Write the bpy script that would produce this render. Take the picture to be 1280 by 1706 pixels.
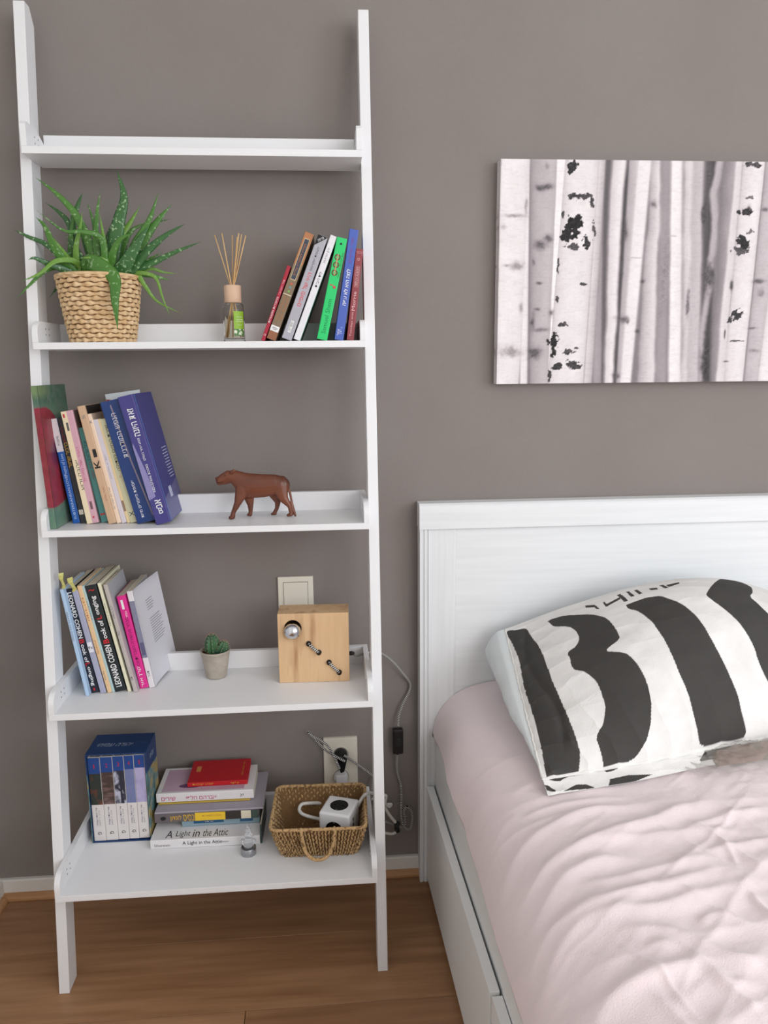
import bpy, bmesh, math, random
import numpy as np
from mathutils import Vector, Matrix
random.seed(7); RNG = np.random.default_rng(7)
scn = bpy.context.scene
COL = scn.collection
for o in list(bpy.data.objects): bpy.data.objects.remove(o)

# ------------------------------------------------------------------ camera
CAM_O = Vector((.5631, -1.6885, 1.2413)); FPX = 1261.2
CR = Vector((.9968, -.0795, -.0095)); CU = Vector((.0242, .1860, .9823)); CF = Vector((.0763, .9793, -.1873))
cam_d = bpy.data.cameras.new('camera'); cam = bpy.data.objects.new('camera', cam_d); COL.objects.link(cam)
M3 = Matrix((CR, CU, -CF)).transposed()
cam.matrix_world = Matrix.Translation(CAM_O) @ M3.to_quaternion().to_matrix().to_4x4()
cam_d.sensor_fit = 'HORIZONTAL'; cam_d.sensor_width = 36.0; cam_d.lens = 36.0 * FPX / 1280.0
cam_d.clip_start = .02
scn.camera = cam

def at(px, py, Y=None, Z=None, X=None):
    """world point where the sight line of a photo point meets a plane"""
    d = CR * ((px - 640) / FPX) - CU * ((py - 853) / FPX) + CF
    t = (Y - CAM_O.y) / d.y if Y is not None else ((Z - CAM_O.z) / d.z if Z is not None else (X - CAM_O.x) / d.x)
    return CAM_O + d * t

# ------------------------------------------------------------------ light
world = bpy.data.worlds.new('daylight'); scn.world = world; world.use_nodes = True
bg = world.node_tree.nodes['Background']; bg.inputs[0].default_value = (.75, .87, 1, 1); bg.inputs[1].default_value = .6
def area(name, loc, target, sx, sy, power, col):
    l = bpy.data.lights.new(name, 'AREA'); l.shape = 'RECTANGLE'; l.size = sx; l.size_y = sy; l.energy = power; l.color = col
    o = bpy.data.objects.new(name, l); COL.objects.link(o); o.location = loc
    o.rotation_euler = (Vector(target) - Vector(loc)).to_track_quat('-Z', 'Y').to_euler(); return o
area('window_daylight_side', (2.94, -2.20, 1.60), (0, -2.20, 1.60), 1.5, 1.5, 39, (.86, .94, 1))
area('window_daylight_rear', (2.05, -3.44, 1.70), (2.05, 0, 1.70), 1.5, 1.3, 41, (1, .98, .97))
vs = scn.view_settings
scn.display_settings.display_device = 'sRGB'
vs.view_transform = 'Standard'; vs.look = 'None'; vs.exposure = -0.21; vs.gamma = 1.0; vs.use_curve_mapping = False

# ------------------------------------------------------------------ helpers
def lin(c):
    return tuple(((v / 255) / 12.92 if v / 255 <= .04045 else ((v / 255 + .055) / 1.055) ** 2.4) for v in c) + (1,)
MATS = {}
def mat(name, rgb, rough=.5, var=None, bump=None, metal=0, spec=.5, stretch=None, sheen=0, coat=0, rgb3=None):
    """var = (scale, rgb2, low, high), bump = (scale, strength), stretch = mapping scale"""
    if name in MATS: return MATS[name]
    m = bpy.data.materials.new(name); m.use_nodes = True; nt = m.node_tree; b = nt.nodes['Principled BSDF']
    b.inputs['Base Color'].default_value = lin(rgb); b.inputs['Roughness'].default_value = rough
    b.inputs['Metallic'].default_value = metal; b.inputs['Specular IOR Level'].default_value = spec
    if sheen: b.inputs['Sheen Weight'].default_value = sheen
    if coat: b.inputs['Coat Weight'].default_value = coat
    if var or bump:
        tc = nt.nodes.new('ShaderNodeTexCoord'); mp = nt.nodes.new('ShaderNodeMapping'); nt.links.new(tc.outputs['Object'], mp.inputs[0])
        if stretch: mp.inputs['Scale'].default_value = stretch
    if var:
        n = nt.nodes.new('ShaderNodeTexNoise'); n.inputs['Scale'].default_value = var[0]; n.inputs['Detail'].default_value = 6
        nt.links.new(mp.outputs[0], n.inputs['Vector'])
        r = nt.nodes.new('ShaderNodeValToRGB'); r.color_ramp.elements[0].position = var[2]; r.color_ramp.elements[1].position = var[3]
        r.color_ramp.elements[0].color = lin(rgb); r.color_ramp.elements[1].color = lin(var[1])
        if rgb3:
            e = r.color_ramp.elements.new((var[2] + var[3]) / 2); e.color = lin(rgb3)
        nt.links.new(n.outputs['Fac'], r.inputs[0]); nt.links.new(r.outputs[0], b.inputs['Base Color'])
    if bump:
        n2 = nt.nodes.new('ShaderNodeTexNoise'); n2.inputs['Scale'].default_value = bump[0]; n2.inputs['Detail'].default_value = 4
        nt.links.new(mp.outputs[0], n2.inputs['Vector'])
        bp = nt.nodes.new('ShaderNodeBump'); bp.inputs['Strength'].default_value = bump[1]; bp.inputs['Distance'].default_value = .002
        nt.links.new(n2.outputs['Fac'], bp.inputs['Height']); nt.links.new(bp.outputs[0], b.inputs['Normal'])
    MATS[name] = m; return m
def attr_mat(name, rough=.6, bump=None):
    m = bpy.data.materials.new(name); m.use_nodes = True; nt = m.node_tree; b = nt.nodes['Principled BSDF']
    a = nt.nodes.new('ShaderNodeVertexColor'); a.layer_name = 'print'; nt.links.new(a.outputs[0], b.inputs['Base Color'])
    b.inputs['Roughness'].default_value = rough; b.inputs['Specular IOR Level'].default_value = .25
    if bump:
        tc = nt.nodes.new('ShaderNodeTexCoord'); n2 = nt.nodes.new('ShaderNodeTexNoise'); n2.inputs['Scale'].default_value = bump[0]; n2.inputs['Detail'].default_value = 5
        nt.links.new(tc.outputs['Object'], n2.inputs['Vector'])
        bp = nt.nodes.new('ShaderNodeBump'); bp.inputs['Strength'].default_value = bump[1]; bp.inputs['Distance'].default_value = .004
        nt.links.new(n2.outputs['Fac'], bp.inputs['Height']); nt.links.new(bp.outputs[0], b.inputs['Normal'])
    return m

def link(name, me, mats=None, parent=None, smooth=False):
    o = bpy.data.objects.new(name, me); COL.objects.link(o)
    if mats is not None:
        for m in (mats if isinstance(mats, (list, tuple)) else [mats]): me.materials.append(m)
    if parent is not None: o.parent = parent
    if smooth: me.polygons.foreach_set('use_smooth', [True] * len(me.polygons))
    return o
def tag(o, label, cat, group=None):
    o['label'] = label; o['category'] = cat
    if group: o['group'] = group
    return o
def struct(o): o['kind'] = 'structure'; return o
def stuff(o): o['kind'] = 'stuff'; return o
def thing(name, label, cat, loc=(0, 0, 0), rot=(0, 0, 0), group=None):
    o = bpy.data.objects.new(name, None); COL.objects.link(o); o.empty_display_size = .03
    o.location = loc; o.rotation_euler = rot; return tag(o, label, cat, group)

class MB:
    def __init__(s): s.v = []; s.f = []; s.mi = []; s.sm = []
    def add(s, vs, fs, mi=0, sm=False):
        n = len(s.v); s.v += [tuple(v) for v in vs]; s.f += [tuple(i + n for i in f) for f in fs]
        s.mi += [mi] * len(fs) if isinstance(mi, int) else mi; s.sm += [sm] * len(fs); return s
    def box(s, x0, x1, y0, y1, z0, z1, mi=0):
        v = [(x0,y0,z0),(x1,y0,z0),(x1,y1,z0),(x0,y1,z0),(x0,y0,z1),(x1,y0,z1),(x1,y1,z1),(x0,y1,z1)]
        return s.add(v, [(0,3,2,1),(4,5,6,7),(0,1,5,4),(1,2,6,5),(2,3,7,6),(3,0,4,7)], mi)
    def prism(s, poly, a0, a1, axis='x', mi=0):
        """poly of 2-D points in the other two axes, extruded along axis"""
        n = len(poly)
        def P(a, p): return (a, p[0], p[1]) if axis == 'x' else ((p[0], a, p[1]) if axis == 'y' else (p[0], p[1], a))
        v = [P(a0, p) for p in poly] + [P(a1, p) for p in poly]
        fs = [tuple(range(n)), tuple(range(2 * n - 1, n - 1, -1))] + [(i, i + n, (i + 1) % n + n, (i + 1) % n) for i in range(n)]
        return s.add(v, fs, mi)
    def lathe(s, prof, c=(0, 0, 0), n=32, mi=0, cap=True, sm=True):
        v = []; f = []
        for r, z in prof:
            for k in range(n):
                a = 2 * math.pi * k / n; v.append((c[0] + r * math.cos(a), c[1] + r * math.sin(a), c[2] + z))
        for i in range(len(prof) - 1):
            for k in range(n):
                k2 = (k + 1) % n; f.append((i * n + k, i * n + k2, (i + 1) * n + k2, (i + 1) * n + k))
        s.add(v, f, mi, sm)
        if cap:
            b = len(s.v) - len(v)
            s.f += [tuple(b + k for k in reversed(range(n))), tuple(b + (len(prof) - 1) * n + k for k in range(n))]; s.mi += [mi] * 2; s.sm += [False] * 2
        return s
    def tube(s, path, r, n=8, mi=None, cap=True):
        """path list of Vectors; r number or list; mi(i,j) material function"""
        path = [Vector(p) for p in path]; N = len(path); rr = r if isinstance(r, (list, tuple)) else [r] * N
        t = (path[1] - path[0]).normalized(); ref = Vector((0, 0, 1)) if abs(t.z) < .9 else Vector((1, 0, 0)); u = t.cross(ref).normalized()
        v = []; f = []; m = []
        for i in range(N):
            t = (path[min(i + 1, N - 1)] - path[max(i - 1, 0)]); t = t.normalized() if t.length > 1e-9 else Vector((0, 0, 1))
            u = (u - t * u.dot(t)); u = u.normalized() if u.length > 1e-6 else t.orthogonal().normalized(); w = t.cross(u)
            for k in range(n):
                a = 2 * math.pi * k / n; v.append(path[i] + (u * math.cos(a) + w * math.sin(a)) * rr[i])
        for i in range(N - 1):
            for k in range(n):
                k2 = (k + 1) % n; f.append((i * n + k, i * n + k2, (i + 1) * n + k2, (i + 1) * n + k)); m.append(mi(i, k) if mi else 0)
        s.add(v, f, m, True)
        if cap:
            b = len(s.v) - len(v)
            s.f += [tuple(b + k for k in reversed(range(n))), tuple(b + (N - 1) * n + k for k in range(n))]; s.mi += [0] * 2; s.sm += [False] * 2
        return s
    def ball(s, c, r, nu=12, nv=8, mi=0):
        r = r if isinstance(r, (tuple, list)) else (r, r, r); v = []; f = []
        for i in range(nv + 1):
            th = math.pi * i / nv
            for k in range(nu):
                a = 2 * math.pi * k / nu; v.append((c[0] + r[0] * math.sin(th) * math.cos(a), c[1] + r[1] * math.sin(th) * math.sin(a), c[2] + r[2] * math.cos(th)))
        for i in range(nv):
            for k in range(nu):
                k2 = (k + 1) % nu; f.append((i * nu + k, (i + 1) * nu + k, (i + 1) * nu + k2, i * nu + k2))
        return s.add(v, f, mi, True)
    def xf(s, M):
        s.v = [tuple(M @ Vector(p)) for p in s.v]; return s
    def mesh(s, name):
        me = bpy.data.meshes.new(name); me.from_pydata(s.v, [], s.f)
        me.polygons.foreach_set('material_index', s.mi); me.polygons.foreach_set('use_smooth', s.sm); me.update(); return me
    def build(s, name, mats, parent=None, bevel=0, seg=2):
        me = s.mesh(name)
        if not bevel and len(s.f) < 60000:
            bm = bmesh.new(); bm.from_mesh(me); bmesh.ops.recalc_face_normals(bm, faces=bm.faces); bm.to_mesh(me); bm.free()
        if bevel:
            bm = bmesh.new(); bm.from_mesh(me); bmesh.ops.recalc_face_normals(bm, faces=bm.faces); bmesh.ops.remove_doubles(bm, verts=bm.verts, dist=1e-6)
            es = [e for e in bm.edges if len(e.link_faces) == 2 and e.calc_face_angle(0) > .5]
            bmesh.ops.bevel(bm, geom=es, offset=bevel, segments=seg, affect='EDGES', profile=.6); bm.to_mesh(me); bm.free()
        return link(name, me, mats, parent)

def grid_mesh(P, name, cols=None, smooth=True, close_u=False):
    """P array (n,m,3)"""
    n, m = P.shape[:2]; me = bpy.data.meshes.new(name)
    i, j = np.meshgrid(np.arange(n if close_u else n - 1), np.arange(m - 1), indexing='ij'); i2 = (i + 1) % n
    q = np.stack([i * m + j, i2 * m + j, i2 * m + j + 1, i * m + j + 1], -1).reshape(-1, 4).astype(np.int32)
    me.vertices.add(n * m); me.vertices.foreach_set('co', P.reshape(-1).astype(np.float32))
    me.loops.add(q.size); me.loops.foreach_set('vertex_index', q.ravel())
    me.polygons.add(len(q)); me.polygons.foreach_set('loop_start', np.arange(0, q.size, 4, dtype=np.int32)); me.polygons.foreach_set('loop_total', np.full(len(q), 4, np.int32))
    me.polygons.foreach_set('use_smooth', np.full(len(q), smooth)); me.update(calc_edges=True); me.validate()
    if cols is not None:
        ca = me.color_attributes.new('print', 'FLOAT_COLOR', 'POINT'); c = np.ones((n * m, 4), np.float32); c[:, :3] = cols.reshape(-1, 3); ca.data.foreach_set('color', c.ravel())
    return me
def spline(pts, n=24):
    pts = [Vector(p) for p in pts]; P = [pts[0] * 2 - pts[1]] + pts + [pts[-1] * 2 - pts[-2]]; out = []
    for i in range(1, len(P) - 2):
        for k in range(n):
            t = k / n; a, b, c, d = P[i - 1], P[i], P[i + 1], P[i + 2]
            out.append(.5 * ((2 * b) + (c - a) * t + (2 * a - 5 * b + 4 * c - d) * t * t + (3 * b - a - 3 * c + d) * t ** 3))
    out.append(pts[-1]); return out
def resample(path, step):
    out = [path[0]]; acc = 0
    for a, b in zip(path[:-1], path[1:]):
        L = (b - a).length; d = step - acc
        while d <= L: out.append(a.lerp(b, d / L)); d += step
        acc = (acc + L) % step if L else acc
    return out
def heb(s): return s[::-1]
def text(parent, s, c, right, up, length, height, m, name='lettering', bold=0.0, depth=.0001, shear=0):
    """flat lettering fitted in a length x height box centred on c; right/up are parent-space directions"""
    cu = bpy.data.curves.new('t', 'FONT'); cu.body = s; cu.align_x = 'CENTER'; cu.offset = bold; cu.shear = shear; cu.resolution_u = 2
    to = bpy.data.objects.new('t', cu); COL.objects.link(to); bpy.context.view_layer.update()
    me = bpy.data.meshes.new_from_object(to.evaluated_get(bpy.context.evaluated_depsgraph_get()))
    bpy.data.objects.remove(to); bpy.data.curves.remove(cu)
    if not len(me.vertices): return None
    co = np.zeros(len(me.vertices) * 3); me.vertices.foreach_get('co', co); co = co.reshape(-1, 3)
    lo, hi = co.min(0), co.max(0); sx = length / max(hi[0] - lo[0], 1e-6); sy = height / max(hi[1] - lo[1], 1e-6)
    x = (co[:, 0] - (lo[0] + hi[0]) / 2) * sx; y = (co[:, 1] - (lo[1] + hi[1]) / 2) * sy
    R, U = Vector(right).normalized(), Vector(up).normalized(); Nn = R.cross(U); c = Vector(c) + Nn * depth
    new = np.array(c)[None] + x[:, None] * np.array(R)[None] + y[:, None] * np.array(U)[None]
    me.vertices.foreach_set('co', new.astype(np.float32).ravel()); me.update()
    me.materials.clear(); me.name = name
    return link(name, me, m, parent)
def modified(name, me, mods, m, parent=None, smooth=True):
    o = bpy.data.objects.new('tmp', me); COL.objects.link(o); mods(o); bpy.context.view_layer.update()
    me2 = bpy.data.meshes.new_from_object(o.evaluated_get(bpy.context.evaluated_depsgraph_get())); bpy.data.objects.remove(o)
    me2.name = name; me2.materials.clear(); return link(name, me2, m, parent, smooth)

def vnoise(x, y, seed=0):
    r = np.random.default_rng(seed); g = r.random((64, 64)); xi = np.floor(x).astype(int); yi = np.floor(y).astype(int); fx = x - xi; fy = y - yi
    fx = fx * fx * (3 - 2 * fx); fy = fy * fy * (3 - 2 * fy); a = g[xi % 64, yi % 64]; b = g[(xi + 1) % 64, yi % 64]; c = g[xi % 64, (yi + 1) % 64]; d = g[(xi + 1) % 64, (yi + 1) % 64]
    return (a * (1 - fx) + b * fx) * (1 - fy) + (c * (1 - fx) + d * fx) * fy
def fbm(x, y, seed=0, o=4): return sum(vnoise(x * 2 ** k, y * 2 ** k, seed + k) * .5 ** (k + 1) for k in range(o)) / (1 - .5 ** o)
def sst(e0, e1, x): t = np.clip((x - e0) / (e1 - e0), 0, 1); return t * t * (3 - 2 * t)
# ------------------------------------------------------------------ common materials
WHITE = mat('white_lacquer', (238, 238, 240), .38, spec=.4)
TAUPE = mat('taupe_wall_paint', (141, 134, 130), .85, var=(3, (137, 129, 125), .35, .65), bump=(260, .25), spec=.2)
OFFWHITE = mat('offwhite_paint', (232, 229, 224), .5)
BLACKP = mat('black_plastic', (18, 18, 20), .4)
WHITEP = mat('white_plastic', (236, 236, 238), .35)
CREAMP = mat('cream_plastic', (236, 230, 216), .4)
INK = mat('black_ink', (28, 28, 30), .7); WINK = mat('white_ink', (240, 240, 240), .7)
RINK = mat('red_ink', (205, 35, 45), .7); PAGES = mat('book_pages', (226, 217, 200), .85, var=(900, (205, 195, 175), .4, .6), stretch=(1, .02, .02), spec=.1)

# ================================================================== THE ROOM
XL, XR, YB, ZC = -.238, 3.0, -3.5, 2.6
def shell(name, boxes, m):
    b = MB()
    for q in boxes: b.box(*q)
    return struct(b.build(name, m))
shell('wall_back', [(XL - .1, XR + .1, 0, .1, -.02, ZC)], TAUPE)
shell('wall_left', [(XL - .1, XL, YB, 0, -.02, ZC)], mat('white_plaster', (240, 238, 234), .9))  # unseen wall, made white to bounce light onto the bed side
PLASTER = mat('white_plaster', (240, 238, 234), .9)
shell('wall_right', [(XR, XR + .1, YB, -3.0, 0, ZC), (XR, XR + .1, -1.40, 0, 0, ZC), (XR, XR + .1, -3.0, -1.40, 0, .80), (XR, XR + .1, -3.0, -1.40, 2.40, ZC)], PLASTER)
shell('wall_rear', [(XL, 1.25, YB - .1, YB, 0, ZC), (2.85, XR, YB - .1, YB, 0, ZC), (1.25, 2.85, YB - .1, YB, 0, 1.0), (1.25, 2.85, YB - .1, YB, 2.4, ZC)], PLASTER)
shell('ceiling', [(XL, XR, YB, 0, ZC, ZC + .1)], mat('ceiling_white', (246, 245, 243), .9))
fl = shell('floor', [(XL - .1, XR + .1, YB - .1, .1, -.06, -.0125)], mat('floor_underlay', (60, 42, 30), .9))
OAK = []
for k, (c1, c2) in enumerate([((176, 134, 98), (142, 102, 70)), ((168, 126, 92), (136, 98, 68)), ((182, 140, 104), (148, 108, 76))]):
    OAK.append(mat('oak_plank_%s' % 'abc'[k], c1, .42, var=(3.2, c2, .3, .72), bump=(9, .12), stretch=(1.0, 14, 1), spec=.4))
PW = .1945; rr = random.Random(3)
for i in range(18):
    y1 = -.0005 - PW * i if i else -.0005; y0 = -PW * (i + 1) + .0005
    x = XL + .002 - rr.uniform(.1, 1.0)
    cuts = [XL + .002]
    first = {0: 1.20, 1: 1.24, 2: .62, 3: 1.3}.get(i, rr.uniform(.2, 1.2)); xx = XL + first
    while xx < XR - .1: cuts.append(xx); xx += 1.28
    cuts.append(XR)
    for a, b in zip(cuts[:-1], cuts[1:]):
        m = MB(); w = b - a - .0012; d = y1 - y0; e = .0006
        m.box(0, w, 0, d, -.0125, -.0008); m.add([(e, e, 0), (w - e, e, 0), (w - e, d - e, 0), (e, d - e, 0), (0, 0, -.0008), (w, 0, -.0008), (w, d, -.0008), (0, d, -.0008)], [(0, 1, 2, 3), (0, 4, 5, 1), (1, 5, 6, 2), (2, 6, 7, 3), (3, 7, 4, 0)])
        o = m.build('plank', OAK[rr.randrange(3)], fl); o.location = (a, y0, 0)
# skirting and the oak quarter round in front of it
def board(name, x0, x1, y, t, z0, z1, m): return struct(MB().prism([(y, z0), (y - t, z0), (y - t, z1 - .003), (y - t + .003, z1), (y, z1)], x0, x1, 'x').build(name, m))
board('baseboard_back', XL, XR, 0, .011, 0, .047, OFFWHITE)
OAKT = mat('oak_trim', (196, 150, 106), .45, var=(5, (168, 122, 80), .35, .7), stretch=(1, 12, 12))
struct(MB().prism([(-.0112, .0002), (-.024, .0002), (-.0235, .006), (-.021, .0105), (-.016, .0138), (-.0112, .0148)], XL + .0002, XR, 'x').build('trim_1', OAKT))
struct(MB().prism([(XL + .0112, .0002), (XL + .024, .0002), (XL + .0235, .006), (XL + .021, .0105), (XL + .016, .0138), (XL + .0112, .0148)], YB, -.0245, 'y').build('trim_2', OAKT))
struct(MB().prism([(XL, 0), (XL + .011, 0), (XL + .011, .044), (XL + .008, .047), (XL, .047)], YB, -.0115, 'y').build('baseboard_left', OFFWHITE))
# the two windows (behind the camera and to the right)
GL = bpy.data.materials.new('window_glass'); GL.use_nodes = True; _nt = GL.node_tree; _nt.nodes.clear()
_o = _nt.nodes.new('ShaderNodeOutputMaterial'); _g = _nt.nodes.new('ShaderNodeBsdfTransparent'); _s = _nt.nodes.new('ShaderNodeBsdfGlossy'); _mx = _nt.nodes.new('ShaderNodeMixShader')
_s.inputs['Roughness'].default_value = .02; _mx.inputs[0].default_value = .06; _nt.links.new(_g.outputs[0], _mx.inputs[1]); _nt.links.new(_s.outputs[0], _mx.inputs[2]); _nt.links.new(_mx.outputs[0], _o.inputs[0])
def window(name, M, w, h):
    f = MB(); t = .05
    for q in ((0, w, 0, t), (0, w, h - t, h), (0, t, t, h - t), (w - t, w, t, h - t), (w / 2 - .03, w / 2 + .03, t, h - t)): f.box(q[0], q[1], 0, .05, q[2], q[3])
    fr = struct(f.xf(M).build(name, WHITEP))
    MB().box(t, w - t, .022, .028, t, h - t).xf(M).build('pane', GL, fr)
window('window_1', Matrix.Translation((1.25, YB - .08, 1.0)), 1.6, 1.4)
window('window_2', Matrix.Translation((XR + .08, -3.0, .80)) @ Matrix.Rotation(math.pi / 2, 4, 'Z'), 1.6, 1.6)

# ================================================================== LADDER SHELF
W_, TR, H_ = .669, .0208, 1.925
def rf(z): return -(.3153 + (.0642 - .3153) * z / H_)
WR = .0467
lad = thing('ladder_shelf', 'tall white leaning ladder shelf with five tray shelves against the taupe wall', 'shelf')
for x0 in (0, W_ - TR):
    top = [(rf(H_), H_), (rf(H_) + WR * .55, H_), (rf(H_ - .02) + WR, H_ - .028)]
    MB().prism([(rf(0), 0.0002), (rf(0) + WR, 0.0002)] + top[::-1], x0, x0 + TR, 'x').build('rail', WHITE, lad, bevel=.0014)
SZ = [1.6346, 1.2809, .9286, .5778, .2278]; SP = [.0494, .0372, .0368, .0434, .0555]; SB = [-.0452, -.045, -.0673, -.0726, -.0728]
TS, TL, LIP = .0128, .0108, .053
SCREW = mat('zinc_screw', (150, 150, 152), .4, metal=.8)
for i in range(5):
    z = SZ[i]; yf = rf(z) - SP[i]; yb = SB[i]; hl = LIP + (.004 if i == 0 else 0)
    xa, xb = TR + .0003, W_ - TR - .0003
    s = MB().box(xa, xb, yf, yb, z, z + TS).build('shelf_board', WHITE, lad, bevel=.0009)
    MB().box(xa + TL, xb - TL, yb - .0125, yb, z + TS, z + hl).build('back_lip', WHITE, s, bevel=.0007)
    for x0 in (xa, xb - TL):
        R = .026; prof = [(yf, z + TS)]
        if i == 0: prof += [(yf + .001, z + hl - .006), (yf + .006, z + hl), (yf + .055, z + hl)] + [(yb, z + hl - .022)] 
        else: prof += [(yf + R - R * math.cos(a), z + hl - R + R * math.sin(a)) for a in [k * math.pi / 16 for k in range(9)]] + [(yb, z + hl)]
        prof += [(yb, z + TS)]
        e = MB().prism(prof, x0, x0 + TL, 'x').build('side_lip', WHITE, s, bevel=.0006)
    for x0, sg in ((xa + TL, 1), (xb - TL, -1)):
        for dy in (.045, .063):
            for dz in (.022, .033):
                c = MB().lathe([(.0001, 0), (.0018, 0), (.0015, .0004), (.0001, .0005)], n=10)
                c.xf(Matrix.Translation((x0, yf + dy, z + TS + dz - .006)) @ Matrix.Rotation(sg * math.pi / 2, 4, 'Y')); c.build('screw', SCREW, s)

# ================================================================== SWITCH AND SOCKET
sw = thing('light_switch', 'cream square light switch on the wall above the wooden block lamp', 'switch', (.4491, 0, .694))
MB().prism([(0, 0), (.0805, 0), (.0805, .0805), (0, .0805)], -.009, -.0002, 'y').build('frame', CREAMP, sw, bevel=.002)
MB().box(.0130, .0675, -.0115, -.0088, .0130, .0675).build('rocker', CREAMP, sw, bevel=.0012)
MB().box(.0120, .0685, -.0093, -.0089, .0120, .0685).build('shadow_gap', mat('dark_gap', (120, 112, 100), .8), sw)
so = thing('wall_socket', 'cream double wall socket behind the seagrass basket', 'socket', (.5432, 0, .232))
fr = MB().box(0, .081, -.010, -.0002, 0, .1415).build('frame', CREAMP, so, bevel=.0015)
for zz in (.1000, .0420):
    b = MB().lathe([(.0205, 0), (.0205, .0016), (.0185, .0016), (.0180, -.006), (.0001, -.006)], n=36, cap=False); b.xf(Matrix.Translation((.0405, -.0098, zz)) @ Matrix.Rotation(math.pi / 2, 4, 'X')); b.build('socket_well', CREAMP, so)

# ================================================================== BOOKS
def cmat(rgb, rough=.45, **k): return mat('cover_%02x%02x%02x' % rgb, rgb, rough, **k)
Z2, Z3, Z4, Z5 = SZ[1] + TS + .0002, SZ[2] + TS + .0002, SZ[3] + TS + .0002, SZ[4] + TS + .0002
UPR = dict(right=(0, 0, 1), up=(-1, 0, 0)); DNR = dict(right=(0, 0, -1), up=(1, 0, 0)); FLAT = dict(right=(1, 0, 0), up=(0, 0, 1))
def cover_mesh(T, H, D, c=.0011, r=.0012):
    prof = [(0, D), (0, r), (r * .3, r * .3), (r, 0), (T - r, 0), (T - r * .3, r * .3), (T, r), (T, D), (T - c, D), (T - c, r + c), (c, r + c), (c, D)]
    prof = [(x, y) for x, y in prof]
    return MB().prism(prof, 0, H, 'z')
def book(label, x, y, th, T, H, D, rgb, zs, bands=(), texts=(), hard=False, group=None, name='book', pages=None, coverright=None, yaw=0, lean=0):
    """stands on z=zs, spine towards the room, leaning by th about the y axis"""
    t = thing(name, label, 'book', (x, y, zs + max(0, T * math.sin(th))), (lean, th, yaw), group)
    cm = cmat(rgb); c = .0022 if hard else .0006; ins = .003 if hard else .0004
    mb = cover_mesh(T, H, D, c, min(.0015, T * .2)); cv = mb.build('cover', cm, t)
    if coverright: link_quad('cover_print', [(T + .0001, .006, 0.001), (T + .0001, D - .001, .001), (T + .0001, D - .001, H - .001), (T + .0001, .006, H - .001)], cmat(coverright), cv)
    MB().box(c + .00005, T - c - .00005, .0022 + c, D - (ins + .0004), ins, H - ins).build('pages', pages or PAGES, t)
    e = .00006
    for b in bands:   # (z0,z1,rgb[,x0,x1])
        x0, x1 = (b[3], b[4]) if len(b) > 3 else (.0006, T - .0006)
        e += .00003; link_quad('spine_band', [(x0, -e, b[0]), (x1, -e, b[0]), (x1, -e, b[1]), (x0, -e, b[1])], cmat(b[2]), cv)
    for q in texts:   # (string, zc, length, height, material, orient, xc, bold)
        s, zc, L, h, m, o = q[:6]; xc = q[6] if len(q) > 6 else T / 2; bo = q[7] if len(q) > 7 else 0
        text(cv, s, (xc, -e - .00006, zc), length=L, height=h, m=m, name='spine_lettering', bold=bo, **o)
    return t
def link_quad(name, pts, m, parent):
    n = (Vector(pts[1]) - Vector(pts[0])).cross(Vector(pts[2]) - Vector(pts[0])).normalized(); k = len(pts)
    me = bpy.data.meshes.new(name); me.from_pydata([tuple(p) for p in pts], [], [tuple(range(k))]); me.update(); return link(name, me, m, parent)
def blob(parent, c, rx, rz, m, name='emblem', y=-.0002, n=14):
    return link_quad(name, [(c[0] + rx * math.cos(2 * math.pi * k / n), y, c[1] + rz * math.sin(2 * math.pi * k / n)) for k in range(n)], m, parent)
G2 = 'books leaning on the right of the second shelf'; G3 = 'books on the left of the middle shelf'; G4 = 'books on the left of the fourth shelf'
GREYI = mat('grey_ink', (120, 118, 124), .7); BRI = mat('brown_ink', (190, 120, 60), .7); GOLD = mat('gold_ink', (214, 172, 60), .6); PINKI = mat('pink_ink', (200, 90, 130), .7)
# --- second shelf
D2 = .128
t = book('thin crimson paperback leaning at the left end of the second-shelf row', .4452, -.165, .3779, .0072, .150, .118, (176, 32, 58), Z2,
     texts=[(heb('מחברות מקטרות'), .062, .052, .0042, WINK, UPR), (heb('תל אביבי'), .108, .030, .0036, mat('pale_pink_ink', (226, 170, 178), .7), UPR), ('O', .012, .004, .0035, WINK, FLAT)], group=G2)
t = book('brown and olive paperback with a navy title panel, between crimson and grey books', .4568, -.168, .3872, .0178, .2128, D2, (132, 112, 90), Z2,
     bands=[(.150, .2126, (178, 118, 76)), (.128, .150, (140, 120, 92)), (.120, .2015, (206, 184, 140), .0036, .0142), (.1215, .200, (52, 62, 82), .0046, .0132), (.090, .0915, (226, 214, 180)), (.0165, .0275, (238, 238, 238)), (.0, .0165, (150, 96, 66))],
     texts=[(heb('מבוא למקרא עליון'), .160, .062, .0052, BRI, UPR, .0089), (heb('סימן קריאה ואמונה'), .063, .050, .0042, BRI, UPR, .0066), (heb('הנשים של'), .063, .046, .0042, BRI, UPR, .0126), (heb('אגמי'), .0220, .010, .0052, INK, FLAT)], group=G2)
t.location.x -= .0006
for k, cc in enumerate(((200, 96, 70), (110, 150, 150), (130, 180, 90))):
    blob(t.children[0], (.0095, .1125 - .0075 * k), .0023, .0023, cmat(cc), y=-.0006)
t = book('grey paperback with red Hebrew title and black corner, left of the white book', .4855, -.1705, .3740, .0196, .2057, D2, (176, 174, 184), Z2,
     texts=[(heb('האי של סופיים'), .100, .066, .0088, mat('coral_ink', (222, 70, 72), .7), UPR, .0098), (heb('לעומת אוקיינוס'), .160, .046, .0058, INK, UPR, .0100)], group=G2)
link_quad('corner_flash', [(.0004, -.0002, .184), (.0192, -.0002, .2047), (.0192, -.0002, .2053), (.0004, -.0002, .2053)], INK, t.children[0])
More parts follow.
